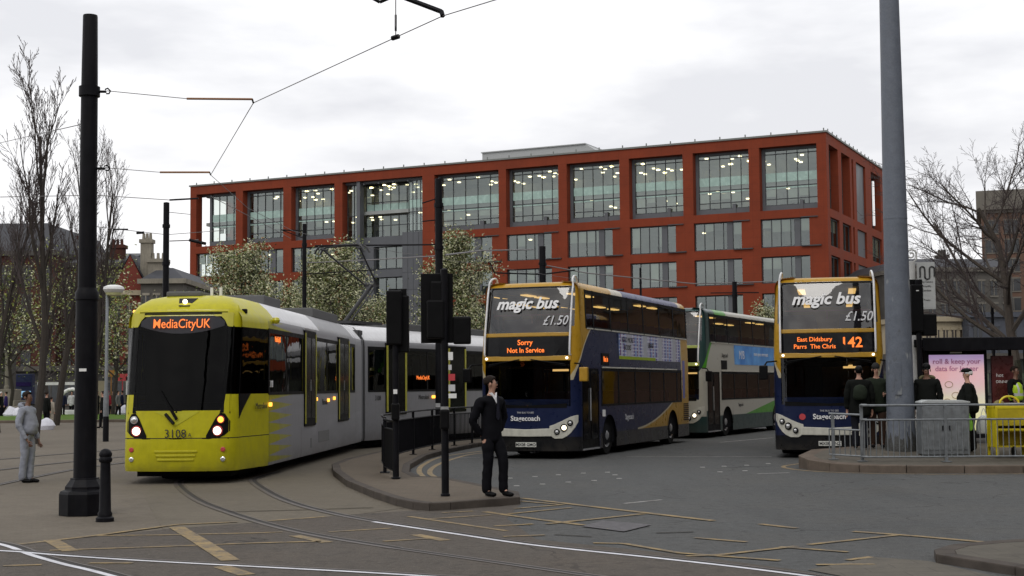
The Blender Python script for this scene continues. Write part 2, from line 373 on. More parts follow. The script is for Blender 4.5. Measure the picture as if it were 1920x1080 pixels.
for w, *pts in [(.1, (1175, 857), (1447, 857)), (.08, (843, 860), (900, 858)), (.1, (1420, 889), (1480, 887)), (.08, (1170, 945), (1240, 938)), (.1, (1350, 830), (1450, 821))]:
    strip(W, [G(*p) for p in pts], w, .0088)
tag(W.build('white_road_marking', m_whi), kind='structure')
J_ = MB()
for w, *pts in [(.05, (427, 961), (577, 957), (700, 953)), (.04, (215, 800), (240, 799)), (.05, (0, 842), (143, 838)), (.04, (640, 893), (700, 905)), (.05, (1230, 1001), (1300, 999)), (.04, (1040, 1004), (1110, 1008))]:
    strip(J_, [G(*p) for p in pts], w, .0131)
tag(J_.build('paving_joint', newmat('joint_filler', (.03, .024, .018), .9, spec=.1)), kind='structure')
# crossing studs
k = 0
for px, py in [(180, 248), (330, 238), (470, 228), (620, 218), (765, 212), (810, 228), (220, 294), (375, 284), (530, 272), (685, 262), (835, 250), (1335, 182), (1465, 176), (1600, 170), (1730, 160), (1440, 210), (1590, 203)]:
    p = G(900+px/3.2, 820+py/3.2)
    if k == 0:
        b = MB(); b.box(-.05, .05, -.045, .045, 0, .012); stud = b.build('crossing_stud', newmat('worn_stud', (.27, .27, .255), .6, var=.3), bevel=.006); o = stud
    else: o = stud.copy(); C.objects.link(o)
    o.location = (p.x, p.y, .003); k += 1
    tag(o, 'small white square stud in the asphalt', 'road stud', 'white studs marking the crossing')
# gully grate set in the asphalt
b = MB(); c = [G(1090, 989), G(1130, 978), G(1222, 986), G(1170, 999)]
b.add([(p.x, p.y, .0165) for p in c], [(0, 1, 2, 3)])
tag(b.build('access_cover', newmat('worn_iron', (.10, .095, .10), .6, .2, spec=.2, var=.5, vs_=9, bump=.8, bscale=40)), kind='structure')

# tram rails
def rail(pts, bright, label, z=.0135, w=.07):
    c = cat([tuple(p) for p in pts]) if len(pts) > 2 else pts
    root = None
    b = MB(); strip(b, c, w, z); o = b.build('tram_rail', m_rail if bright else m_raild)
    n = len(c); P = [Vector((p[0], p[1], 0)) for p in c]; q = []
    for i in range(n):
        t = (P[min(i+1, n-1)]-P[max(i-1, 0)]).normalized(); q.append(P[i] + Vector((-t.y, t.x, 0))*(w/2+.034))
    gb = MB(); strip(gb, q, .066, z-.0012); gb.build('flange_groove', m_groove, o)
    q2 = [p + (p-a)*.9 for p, a in zip(q, P)]; kb_ = MB(); strip(kb_, q2, .03, z-.0006); kb_.build('rail_lip', m_raild, o)
    tag(o, label, 'tram rail', 'tram rails set in the paving')
    return o
rl = [(-6.35, 30.0), (-6.45, 28.2), (-6.31, 26.55), (-5.11, 22.68), (-4.01, 20.02), (-2.98, 17.91), (-2.2, 16.66), (-1.32, 15.5)]
rl2 = [(-1.32, 15.5), (.18, 13.7), (1.9, 11.6), (3.9, 8.6)]
rr = [(-5.0, 30.0), (-5.1, 28.2), (-4.95, 26.81), (-4.0, 23.43), (-3.27, 21.37), (-2.48, 19.7), (-1.83, 18.57)]
rr2 = [(-1.83, 18.57), (-.74, 17.01), (.21, 15.69), (1.5, 14.35), (2.53, 13.15), (4.2, 10.8), (5.4, 8.6)]
rail(rl, False, 'dull curved rail from under the left end of the tram front across the junction')
rail(rl2, False, 'thin dull rail continuing the left tram rail to the lower edge', w=.045)
rail(rr, False, 'dark curved rail from under the right end of the tram front to the junction')
rail(rr2, True, 'bright polished rail sweeping over the junction to the lower right corner', w=.075)
rail([(-9, 19.6), (-7.1, 17.6), (-5.87, 16.28), (-5.12, 15.16), (-4.53, 14.36), (-3.85, 13.51), (-2.2, 11.2), (-1, 9)], True, 'bright polished rail cutting down through the lower left corner', w=.075)
rail([(-8.5, 16.7), (-7, 16.05), (-5.61, 15.59), (-4.86, 15.15), (-3.97, 14.66), (-2.53, 14.0), (-1.12, 13.35), (.6, 12.4), (2, 11.4)], True, 'bright rail running flat along the lower left edge of the junction', z=.0150)
rail([(-9.3, 20.2), (-9.5, 24), (-9.6, 26.55), (-9.7, 31.7), (-9.2, 35)], False, 'dark rail in the plaza passing beside the feet of the man in grey') 
rail([(-12, 28), (-11.39, 31.54), (-10.92, 34.53), (-9.5, 40)], False, 'dark rail in the plaza behind the man in grey, second from him')
rail([(-14.3, 34), (-13.16, 36.43), (-12.5, 39), (-11, 43)], False, 'farthest dark rail in the plaza behind the man in grey')
# ------------------------------------------------------------------ vehicles: shells made of level rings
def shell(ring, zs, cls, top=None):
    """ring(z) -> closed list of (x, y); cls(i, j, cx, cy, cz) -> key or None. Gives {key: MB} with shared outline"""
    rings = [[Vector((x, y, z)) for x, y in ring(z)] for z in zs]; n = len(rings[0]); out = {}
    for j in range(len(zs)-1):
        for i in range(n):
            q = [rings[j][i], rings[j][(i+1) % n], rings[j+1][(i+1) % n], rings[j+1][i]]
            c = sum(q, Vector())/4; k = cls(i, j, c)
            if k is None: continue
            out.setdefault(k, MB()).add(q, [(0, 1, 2, 3)])
    if top:
        cz = sum(rings[-1], Vector())/n; out.setdefault(top, MB()).add(rings[-1] + [cz], [(i, (i+1) % n, n) for i in range(n)])
    return out
def weld_build(mb, name, mat, parent, smooth=True, solid=0):
    o = mb.build(name, mat, parent, recalc=False); me = o.data
    bm = bmesh.new(); bm.from_mesh(me); bmesh.ops.remove_doubles(bm, verts=bm.verts, dist=1e-4); bm.to_mesh(me); bm.free()
    if smooth:
        me.polygons.foreach_set('use_smooth', [True]*len(me.polygons)); me.set_sharp_from_angle(angle=R(32))
    return o
BL = 11.2
RK = [(.2, .06), (.55, .0), (1.2, .0), (2.4, .03), (3.05, .10), (4.08, .36), (4.19, .41), (4.25, .47), (4.295, .60), (4.32, .88)]
def rake(z):
    for (a, p), (b, q) in zip(RK, RK[1:]):
        if z <= b: return p + (q-p)*max(0, (z-a)/(b-a))
    return RK[-1][1]
FX = [0, .36, .72, 1.02, 1.10, 1.19, 1.25, 1.275]; FYb = [0, .012, .045, .10, .135, .2, .3, .45]
def bow(x):
    x = abs(x)
    for a, b, p, q in zip(FX, FX[1:], FYb, FYb[1:]):
        if x <= b: return p + (q-p)*(x-a)/(b-a)
    return FYb[-1]
def frontY(x, z): b = bow(x); return b + rake(z)*max(0, 1-b/1.1)
UP = [.95, 1.55, 3.0, 4.6, 6.1, 7.8, 9.4, 10.95]; LO = [2.08, 3.55, 5.1, 6.6, 8.1, 9.6, 10.1]; DOOR = (.5, 1.85)
WH = [(2.06, 3.34), (8.42, 9.70)]
SY = sorted(set(UP + LO + list(DOOR) + [2.06, 3.34, 8.42, 9.70, .72]))
BZ = [.2, .56, .78, 1.04, 1.27, 2.18, 2.38, 2.48, 2.95, 3.05, 3.2, 4.08, 4.19, 4.25, 4.295, 4.32]
def bus_ring(z):
    ins = 0 if z < 2.4 else (z-2.4)*.035
    if z > 4.08: ins = {4.19: .085, 4.25: .14, 4.295: .25, 4.32: .5}[z]
    w = 1.275-ins; s = w/1.275; pts = []
    for x in [-v for v in FX[:0:-1]] + FX: pts.append((x*s, frontY(x, z)))
    rr = 0 if z < 4.1 else (z-4.08)*1.2
    for y in SY: pts.append((w, min(y, BL-rr-.25)))
    rear = [(w, BL-.2-rr), (w-.06, BL-.06-rr), (w-.2, BL-rr), (0, BL-rr)]
    pts += rear + [(-x, y) for x, y in rear[-2::-1]]
    for y in SY[::-1]: pts.append((-w, min(y, BL-rr-.25)))
    return pts
def bus_cls(i, j, c):
    x, y, z = c
    side = abs(x) > 1.15 and y > .46 and y < BL-.25
    if z < 1.04 and any(a < y < b for a, b in WH) and abs(x) > 1.1: return 'arch'
    if x > 1.15 and DOOR[0] < y < DOOR[1] and z < 2.2: return 'door'
    if side and 3.2 < z < 4.08 and UP[0] < y < UP[-1]:
        return ('window', 'u%d%d' % (x > 0, sum(y > v for v in UP)))
    if side and 1.27 < z < 2.18 and LO[0] < y < LO[-1]:
        return ('window', 'l%d%d' % (x > 0, sum(y > v for v in LO)))
    if y < .6 and abs(x) < 1.11:
        if 1.27 < z < 2.38: return ('windscreen', 'low')
        if 3.05 < z < 4.19: return ('windscreen', 'up')
        if 2.48 < z < 2.95: return 'dest'
    return 'body'
busglass = glassmat('bus_glass', (.5, .52, .5), 1.38)
busscreen = glassmat('bus_upper_windscreen', (.42, .43, .44), 1.75, wob=.06); buslow = glassmat('bus_lower_windscreen', (.4, .4, .42), 1.42, wob=.06)
seatm = newmat('seat_fabric', (.09, .03, .05), .9); dashm = newmat('dashboard', (.05, .10, .30), .6)  # dashboard blue stands in for a reflection low in the windscreen
dashglow = newmat('strip_lamp', (.9, .7, .3), .3, emit=(1, .62, .2), es=1.8, var=0)
navy = (.010, .016, .052)
def livery_blue(nt, vec, x, y, z):
    a = z-2; cy = a*.35 + a*a*.53 + .15
    front = (y < cy) & (z > 1.9)
    frontc = (y < cy+.07) & (z > 1.9)
    roof = z > 4.09
    a2 = y-5.4; rz = a2*a2*.036 + a2*.05 + .56
    rear = ((z < rz) & (y > 5.4)) | (y > 10.2)
    rearc = ((z < rz+.05) & (y > 5.3)) | (y > 10.1)
    c = mixc(nt, (frontc | rearc) & (z > .56), navy, (.5, .44, .3))
    c = mixc(nt, (front | rear) & (z > .56), c, (.42, .235, .018))
    c = mixc(nt, roof & (y > 1.2), c, (.50, .28, .03)); c = mixc(nt, roof & (y > 3.2), c, (.55, .5, .4))  # roof yellow lighter than the front, skylight painted into its colour
    c = mixc(nt, roof & (y > 4.2), c, (.035, .04, .13)); c = mixc(nt, roof & (y > 10.1), c, (.55, .45, .3)); c = mixc(nt, roof & (y > 10.4), c, (.5, .28, .03))
    c = mixc(nt, (z < .57) & (y > 1.95), c, (.022, .023, .026)); c = mixc(nt, (z < .54) & (y < .6), c, (.004, .005, .008))  # front below the bumper: dark skirt plus shading painted near-black
    lilac = noise(nt, vec, 2.2, 2, .5, (1, 3, .6)).ss(.6, .75) & (z < 1.25) & (y > 3.3)
    return mixc(nt, lilac*.12, c, (.2, .2, .4))
def livery_green(nt, vec, x, y, z):
    a = z-2; cy = a*.25 + a*a*.42 + .1
    white = (.45, .44, .38); dg = (.018, .05, .048); lg = (.07, .30, .02)
    front = (y < cy) & (z > 1.9); fs = (y < cy+.2) & (z > 2.3)
    roof = z > 4.09
    a2 = y-4.4; rz = a2*.11 + .66
    c = mixc(nt, fs & (z < 4.0), white, lg); c = mixc(nt, front, c, dg)
    c = mixc(nt, roof & (y < 2.4), c, dg); c = mixc(nt, roof & (y > 1.6) & (y < 2.9), c, lg)
    c = mixc(nt, (z < rz) & (y > 4.4), c, lg); c = mixc(nt, (z < .72) | ((y < .46) & (z < .5)), c, dg)
    c = mixc(nt, (y > .4) & (y < .52) & (z < .9), c, dg)
    return c
m_blue = newmat('blue_livery', rough=.32, var=.07, coat=0, spec=.25, col=livery_blue, dirt=.8)
m_green = newmat('green_livery', rough=.35, var=.05, coat=.1, col=livery_green, dirt=.7)
m_cream = newmat('cream_bumper', (.55, .54, .47), .35, var=.12, streak=.15)
m_yelp = newmat('yellow_bus_paint', (.42, .235, .018), .35, coat=.1)
tubew = newmat('white_tube', (.7, .7, .7), .35)
platem = newmat('number_plate', (.7, .7, .65), .4, var=.08)
lettering = newmat('white_lettering', (.8, .8, .8), .5, var=0)
lettergrey = newmat('grey_lettering', (.55, .55, .56), .5, var=0)
letterblack = newmat('black_lettering', (.03, .03, .03), .5, var=0)
redbadge = newmat('red_badge', (.5, .05, .06), .5, var=0)
def advert_blue(nt, vec, x, y, z):
    w = noise(nt, vec, 1.1, 2); return mixc(nt, w.ss(.3, .7), (.05, .19, .60), (.18, .45, .85))
def advert_books(nt, vec, x, y, z):
    k = (y*1.9).frac(); c = mixc(nt, k > .5, (.46, .47, .58), (.22, .32, .58)); c = mixc(nt, ((y*3.1+.3).frac() > .72), c, (.16, .05, .18))
    c = mixc(nt, (((z*11).frac() > .6) & (noise(nt, vec, 7, 2).ss(.4, .5))), c, (.6, .6, .66))
    c = mixc(nt, ((y*.63).frac() > .74), c, (.45, .46, .5))
    c = mixc(nt, (z < 2.53) & (y < 7.2), c, (.32, .42, .03)); return c
m_adb = newmat('blue_poster', rough=.5, spec=.15, var=.1, col=advert_blue); m_adk = newmat('book_poster', rough=.5, spec=.15, var=.15, vs_=9, col=advert_books)
def frontband(mb, cols, off, th=.02):
    "columns (x, zlow, zhigh) laid on the curved bus front"
    for (x0, a0, b0), (x1, a1, b1) in zip(cols, cols[1:]):
        p = [(x0, frontY(x0, a0)-off, a0), (x1, frontY(x1, a1)-off, a1), (x1, frontY(x1, b1)-off, b1), (x0, frontY(x0, b0)-off, b0)]
        q = [(v[0], v[1]+th+off, v[2]) for v in p]
        mb.add(p+q, [(0, 1, 2, 3), (7, 6, 5, 4), (0, 4, 5, 1), (3, 2, 6, 7), (0, 3, 7, 4), (1, 5, 6, 2)])
def wheel(parent, x, y, r=.49, wd=.28, s=1):
    M = Matrix.Translation((x, y, r)) @ Matrix.Rotation(R(90)*s, 4, 'Y')
    t = MB().lathe([(r*.55, -wd), (r*.93, -wd), (r, -wd+.04), (r, -.04), (r*.95, 0), (r*.62, 0), (r*.58, -.05)], M=M, n=28).build('wheel', rubber, parent, smooth=True)
    MB().lathe([(r*.6, -.06), (r*.6, -.005), (r*.53, -.02), (r*.48, -.1), (r*.3, -.08), (r*.27, -.01), (r*.16, .03), (.02, .03)], M=M, n=24).build('rim', silver, t, smooth=True)
    return t
def make_bus(loc, ang, label, livery, plate, lines, number=None, ad=None, screen_text=True, lit=(1,), accent=None, cream=m_cream):
    root = empty('double_decker_bus', loc, -R(ang), label=label, cat='bus', group='double-decker buses waiting at the stops')
    parts = shell(bus_ring, BZ, bus_cls, top='body')
    body = weld_build(parts['body'], 'body', livery, root)
    for k, mb in parts.items():
        if isinstance(k, tuple): weld_build(mb, k[0], (busscreen if k[1] == 'up' else buslow) if k[0] == 'windscreen' else busglass, root)
    # pillars and gaskets round the panes
    for sx in (1, -1):
        b = MB(); xo = 1.277*sx
        def sb(y0, y1, z0, z1):
            i0, i1 = (0 if z < 2.4 else (z-2.4)*.035 for z in (z0, z1))
            p = [((1.275-i-.02+e)*sx, y, z) for i, z in ((i0, z0), (i1, z1)) for y in (y0, y1) for e in (0, .026)]
            b.add(p, [(0, 1, 3, 2), (4, 5, 7, 6), (0, 1, 5, 4), (2, 3, 7, 6), (0, 2, 6, 4), (1, 3, 7, 5)])
        for y in UP: sb(y-.045, y+.045, 3.16, 4.12)
        for y in LO: sb(y-.045, y+.045, 1.24, 2.2)
        sb(UP[0], UP[-1], 4.02, 4.11); sb(UP[0], UP[-1], 3.17, 3.22); sb(LO[0], LO[-1], 1.24, 1.29); sb(LO[0], LO[-1], 2.12, 2.2)
        b.build('window_surround', blackp, root)
        h = MB(); h2_ = MB()
        for y0, y1 in zip(LO, LO[1:-1]): h.box(*sorted((sx*1.262, sx*1.305)), y0+.06, y1-.06, 2.2, 2.235)
        for y0, y1 in zip(UP, UP[1:]): h2_.box(*sorted((sx*1.24, sx*1.27)), y0+.06, y1-.06, 3.15, 3.18)
        h.build('drip_rail', cream, root); h2_.build('drip_rail', cream, root)
        # wheel arches
        for y0, y1 in WH:
            a = MB(); cy = (y0+y1)/2; rr = .60; n = 14
            for q in range(n):
                t0, t1 = math.pi*q/n, math.pi*(q+1)/n
                A, B = [(cy-rr*math.cos(t), .44+rr*math.sin(t)*.97) for t in (t0, t1)]
                Ao = (max(y0, min(y1, A[0])), 1.04) if q not in (0, n-1) else None
                p = [A, B, (B[0] if q < n-1 else y1, 1.04), (A[0] if q > 0 else y0, 1.04)]
                a.add([(1.275*sx, u, w) for u, w in p], [(0, 1, 2, 3)])
            for u0, u1 in ((y0, cy-rr), (cy+rr, y1)): a.add([(1.275*sx, u, w) for u, w in ((u0, .2), (u1, .2), (u1, .44), (u0, .44))], [(0, 1, 2, 3)])
            a.build('wheel_arch', livery, root)
        for y0, y1 in WH: wheel(root, 1.2*sx, (y0+y1)/2, s=sx)
    # floors, seats, ceiling lamps inside
    b = MB(); b.box(-1.2, 1.2, .35, 11, .3, .42); b.box(-1.2, 1.2, .3, 10.9, 2.28, 2.46); b.box(-1.2, 1.2, 2.0, 3.4, .42, 1.0); b.box(-1.2, 1.2, 8.3, 11, .42, 1.1)
    b.box(-1.2, 1.2, .36, .5, .3, 1.2); b.box(-1.1, -.15, 1.7, 1.78, .42, 2.2)
    b.build('interior_floor', darkin, root); MB().box(-1.13, 1.13, .72, 10.7, 4.12, 4.15).build('ceiling_lining', newmat('ceiling_lining', (.10, .10, .10), .8, spec=.1) if 'ceiling_lining' not in bpy.data.materials else bpy.data.materials['ceiling_lining'], root)
    b = MB()
    for fl, ys in ((2.46, [1.6+.85*k for k in range(11)]), (.6, [3.9+.85*k for k in range(7)])):
        for y in ys:
            for x0 in (-1.15, .3): b.box(x0, x0+.85, y, y+.09, fl+.4, fl+1.0); b.box(x0, x0+.85, y-.4, y, fl+.35, fl+.45)
    b.build('seating', seatm, root, bevel=.02)
    b = MB()
    if 1 in lit:
        for y in (1.6, 2.6, 7.6, 9.0):
            for x in (-.62, .62): b.box(x-.09, x+.09, y, y+.7, 4.06, 4.09)
        for y in (3, 4.6, 7): b.box(.5, .6, y, y+.8, 2.2, 2.23)
        b.box(.35, .75, 1.0, 1.06, 2.12, 2.17)
        b.build('ceiling_lamp', dashglow, root)
    MB().box(-1.05, 1.05, .2, .46, 1.0, 1.44).build('dashboard', dashm, root, bevel=.04)
    pb = MB(); pb.tube([(-1.0, .52, 3.5), (1.0, .52, 3.5)], .018); pb.tube([(0, .52, 3.5), (0, .52, 3.3)], .015); pb.build('handrail', newmat('pink_rail', (.45, .12, .1), .4), root)
    # front: destination display, bars, lamps, bumper
    d = MB(); frontband(d, [(x, 2.48, 2.95) for x in (-1.1, -1.02, -.72, -.36, 0, .36, .72, 1.02, 1.1)], .004); disp = d.build('destination_display', newmat('display_glass', (.004, .004, .005), .15, spec=.2, var=.1), root)
    for s_, size, x, z, b_ in lines:
        text('display_text', s_, size, led, disp, front_M(x, frontY(x, z)-.02, z), bold=b_, sx=1.0)
    xs = (-1.12, -1.02, -.72, -.36, 0, .36, .72, 1.02, 1.12)
    d = MB(); frontband(d, [(x, 2.37, 2.485-.03*(abs(x) < .4)) for x in xs], .035); d.build('lower_front_bar', accent or m_yelp, root, bevel=.01)
    d = MB(); frontband(d, [(x, 2.96, 3.05) for x in xs], .02); d.build('upper_front_bar', accent or m_yelp, root, bevel=.01)
    d = MB()
    for s in (-1, 1): frontband(d, sorted([(s*x, 3.05, 4.1) for x in (1.06, 1.1)] + [(s*1.07, 3.05, 4.1)])[:2], .004)
    d.build('windscreen_gasket', blackp, root); d = MB(); frontband(d, [(x, 4.15, 4.185) for x in xs[1:-1]], .003); d.build('windscreen_gasket', blackp, root); d = MB(); frontband(d, [(x, 1.23, 1.29+.05*abs(x)) for x in xs[1:-1]], .003)
    d.build('windscreen_gasket', blackp, root)
    for s in (-1, 1):
        w = MB(); w.tube([(s*.15, frontY(.15, 2.4)-.05, 2.4), (s*.55, frontY(.5, 2.3)-.04, 2.34), (s*.98, frontY(.98, 2.25)-.03, 2.28)], .014, 6); w.bar((s*.45, frontY(.45, 2.3)-.03, 2.36), (s*1.0, frontY(1, 2.2)-.02, 2.24), .02, .03)
        w.build('wiper', blackp, root)
        t = MB(); pts = [(s*1.1, frontY(1.1, z)-.07, z) for z in (2.55, 2.9, 3.3, 3.7, 4.0, 4.2)]; pts = [(s*1.1, pts[0][1]+.06, 2.5)] + pts + [(s*1.08, .46, 4.34), (s*1.06, .62, 4.43), (s*1.05, .8, 4.43), (s*1.05, .92, 4.3)]
        t.tube(cat3(pts), .024, 8); t.build('branch_guard', tubew, root, smooth=True)
        # headlamp cluster on the corner
        c = MB(); sh = [(.60, .58, .80), (.72, .50, .84), (.9, .50, .92), (1.02, .56, .98), (1.1, .63, 1.02), (1.19, .76, 1.05), (1.245, .9, 1.06)]
        frontband(c, sorted((s*x, a, b_) for x, a, b_ in sh), .02); hl = c.build('headlamp', cream, root, bevel=.008)
        for q, (x, z, r) in enumerate(((.78, .66, .062), (.95, .76, .078), (1.09, .87, .062))):
            on = lit and (s == 1) and q == 1 and 2 in lit
            lm = MB().lathe([(r*1.15, 0), (r*1.15, .02), (r*.9, .035)], M=Matrix.Translation((s*x, frontY(x, z)-.015, z)) @ Matrix.Rotation(R(90), 4, 'X') @ Matrix.Rotation(R(25)*s, 4, 'Y'), n=20)
            lm.build('lamp_housing', blackp, hl)
            MB().lathe([(r*.8, .02), (r*.6, .05), (r*.2, .06)], M=Matrix.Translation((s*x, frontY(x, z)-.022, z)) @ Matrix.Rotation(R(90), 4, 'X') @ Matrix.Rotation(R(25)*s, 4, 'Y'), n=20).build('lamp_lens', lampwhite if on else chrome, hl, smooth=True)
        MB().lathe([(.03, 0), (.03, .02), (.012, .03)], M=Matrix.Translation((s*1.04, frontY(1.04, 2.43)-.05, 2.43)) @ Matrix.Rotation(R(90), 4, 'X'), n=12).build('marker_lamp', lampwhite, root)
        # mirrors
        m = MB(); m.tube([(s*1.2, .2, 2.3), (s*1.42, .02, 2.28), (s*1.5, -.02, 2.15)], .02, 6); m.build('mirror_arm', blackp, root)
        m = MB(); m.box(s*1.5-.1, s*1.5+.1, -.1, .04, 1.86, 2.2); m.build('mirror', m_yelp if (s == 1 and accent is None) else blackp, root, bevel=.03)
    c = MB(); frontband(c, [(x, .56-.015*(1-abs(x)), .72+.04*abs(x)) for x in (-.66, -.4, -.2, 0, .2, .4, .66)], .03); c.build('bumper_trim', cream, root, bevel=.015)
    pl = MB().box(-.26, .26, -.005, .02, .3, .41).build('number_plate', platem, root)
    text('plate_text', plate, .1, letterblack, pl, front_M(0, -.01, .352), bold=.002)
    if screen_text:
        sl = math.atan((frontY(0, 3.9)-frontY(0, 3.5))/.4); yy = frontY(0, 3.78)-.05
        o = text('lettering', 'magic bus', .40, lettering, root, front_M(-.03, yy, 3.76, sl), shear=.28, bold=.011)
        text('lettering', '£1.50', .33, lettergrey, root, front_M(.72, frontY(.72, 3.32)-.05, 3.33, sl), shear=.28, bold=.002, sx=.86)
        text('lettering', 'Stagecoach', .17, lettering, root, front_M(.0, -.02, .98), bold=.003)
        text('lettering', 'THE BUS TO SEE', .06, lettergrey, root, front_M(.0, -.02, 1.12))
        MB().lathe([(.075, 0), (.075, .008)], M=Matrix.Translation((-.62, frontY(.62, .98)-.012, .98)) @ Matrix.Rotation(R(90), 4, 'X'), n=18).build('badge', redbadge, root)
        text('lettering', 'Stagecoach', .22, lettergrey, root, side_M(1.28, 4.5, .92), sx=.8)
        MB().box(1.276, 1.282, 2.12, 2.35, .98, 1.15).build('notice', whitep, root)
    else:
        text('lettering', 'Stagecoach', .17, letterblack, root, side_M(1.28, 4.3, 1.05), sx=.8)
        text('lettering', 'Stagecoach', .2, letterblack, root, side_M(1.28, 2.5, 2.75), sx=.8)
    # door
    b = MB(); b.box(1.2, 1.262, .5, 1.85, .24, 2.24); dr = b.build('door', blackp, root)
    for y0 in (.55, 1.2): MB().box(1.264, 1.27, y0+.04, y0+.56, .45, 2.12).build('door_glass', newmat('door_glass', (.006, .006, .007), .12, spec=.25, var=.1) if 'door_glass' not in bpy.data.materials else bpy.data.materials['door_glass'], dr)
    MB().tube([(1.29, 1.12, .9), (1.29, 1.12, 1.7)], .015, 6).build('door_handle', silver, dr); MB().box(1.2, 1.30, .55, 1.8, .2, .235).build('door_step', silver, dr)
    # side display and advert
    b = MB().box(1.262, 1.285, 2.05, 2.72, 2.27, 2.58).build('side_display', blackp, root, bevel=.02)
    if screen_text: text('display_text', 'Not in', .2, led, b, side_M(1.29, 2.4, 2.42), sx=.7)
    if ad:
        b = MB().box(1.262, 1.282, 3.65, 10.0, 2.45, 3.12).build('advert_panel', ad, root)
        if ad is m_adb:
            text('advert_lettering', 'M/B', .42, lettering, b, side_M(1.286, 4.5, 2.78)); text('advert_lettering', 'more space, more seats', .2, lettering, b, side_M(1.286, 7.0, 2.85))
        else:
            text('advert_lettering', 'READ MORE\nBOOKS', .2, letterblack, b, side_M(1.286, 4.4, 2.86), sx=1.0); text('advert_lettering', 'LIBRARY', .2, letterblack, b, side_M(1.286, 6.7, 2.86), sx=.8)
    b = MB()
    for k in range(9): b.box(1.262, 1.285, 10.35, 10.95, .68+k*.06, .71+k*.06)
    b.build('engine_grille', blackp, root)
    MB().box(1.262, 1.28, 10.3, 10.55, 1.35, 2.5).build('rear_notice', newmat('notice_blue', (.12, .14, .4), .5), root) if screen_text else None
    u = MB(); u.box(-1.1, 1.1, .5, 10.9, .16, .3); u.box(-.95, .95, .3, 10.8, .3, .36); u.build('underframe', rubber, root)
    return root
def cat3(pts, k=5):
    P = [Vector(p) for p in pts]; P = [P[0]*2-P[1]] + P + [P[-1]*2-P[-2]]; out = []
    for i in range(1, len(P)-2):
        for j in range(k):
            t = j/k; p0, p1, p2, p3 = P[i-1:i+3]
            out.append(.5*((2*p1) + (p2-p0)*t + (2*p0-5*p1+4*p2-p3)*t*t + (3*p1-p0-3*p2+p3)*t**3))
    out.append(P[-2]); return out
make_bus((.30, 34.2, 0), 21.1, 'blue and yellow double-decker showing Sorry Not In Service, behind the suited man', m_blue, 'MX08 GMO',
         [('Sorry', .175, -.02, 2.81, .003), ('Not In Service', .165, 0, 2.62, .003)], ad=m_adk, lit=(1, 2))
make_bus((7.42, 33.3, 0), 12.8, 'blue and yellow double-decker showing route 142, beside the thick grey pole', m_blue, 'MX08 CNZ',
         [('East Didsbury', .145, -.3, 2.80, .002), ('Parrs  The Chris', .145, -.3, 2.63, .002), ('142', .34, .55, 2.71, .006)], ad=m_adk, lit=(1,))
make_bus((5.02, 46.6, 0), 25.5, 'white and green double-decker with blue side advert, between the two blue buses', m_green, 'MX58 KRO', [('Manchester', .2, 0, 2.7, .003)], ad=m_adb, screen_text=False, lit=(1, 2), accent=newmat('lime_paint', (.35, .4, .1), .4))
# ------------------------------------------------------------------ tram
TK = [(.22, .05), (.32, .0), (.85, .0), (1.36, .05), (3.22, .42), (3.36, .55), (3.5, .85), (3.58, 1.3)]
def trake(z):
    for (a, p), (b, q) in zip(TK, TK[1:]):
        if z <= b: return p + (q-p)*max(0, (z-a)/(b-a))
    return TK[-1][1]
TXX = [0, .3, .6, .86, .95, 1.03, 1.075]; TYY = [0, .015, .05, .12, .17, .27, .42]
def tramY(x, z):
    x = abs(x); b = TYY[-1]
    for a, c, p, q in zip(TXX, TXX[1:], TYY, TYY[1:]):
        if x <= c: b = p + (q-p)*(x-a)/(c-a); break
    return b + trake(z)*max(0, 1-b/1.6)
P1 = [1.9, 3.6, 5.38, 5.5, 6.85, 6.97, 8.4, 9.95, 10.0, 11.65, 11.75, 12.75]; TZ = [.24, .34, .85, 1.1, 1.66, 2.93, 3.02, 3.12, 3.22, 3.36, 3.5, 3.58]
DOORS1 = [(5.5, 6.85), (10.0, 11.65)]
TL = 14.1
def tprof(z):  # half width scale of the tumblehome and roof
    for (a, p), (b, q) in zip([(.24, .985), (.34, 1), (2.93, 1), (3.12, .985), (3.22, .93), (3.36, .84), (3.5, .72), (3.58, .5)], [(.34, 1), (2.93, 1), (3.12, .985), (3.22, .93), (3.36, .84), (3.5, .72), (3.58, .5), (9, .5)]):
        if z <= b: return p + (q-p)*(z-a)/(b-a)
def tram_ring(z):
    k = tprof(z); pts = []
    fk = 1 if z < 3.22 else {3.22: .98, 3.36: .9, 3.5: .74, 3.58: .5}[z]
    for x in [-v for v in TXX[:0:-1]] + TXX: pts.append((x*fk, tramY(x, z)))
    side = [(1.10, .62), (1.2, 1.2), (1.325, 1.9)] + [(1.325, y) for y in P1[1:]] + [(1.325, TL-.1), (1.1, TL)]
    off = trake(z)*.9 if z > 3.3 else 0
    side = [(x*k, max(y, y+off*max(0, 1-y/3))) for x, y in side]
    pts += side + [(0, TL)] + [(-x, y) for x, y in side[::-1]]
    return pts
def tram_cls(i, j, c):
    x, y, z = c
    if y < .85 and abs(x) < .88:
        if 1.36 < z < 3.2: return ('windscreen', 'f')
    if abs(x) > .88 and 1.66 < z < 2.93 and y < 1.85: return ('cab_window', 's%d' % (x > 0))
    if abs(x) > 1.2 and 1.66 < z < 2.93 and 1.9 < y < 12.75:
        if any(a < y < b for a, b in DOORS1): return 'body'
        return ('window', 'w%d%d' % (x > 0, sum(y > v for v in P1)))
    return 'body'
TZ2 = TZ[:3] + [1.1, 1.36, 1.66] + TZ[5:]
yel = (.48, .44, .010)
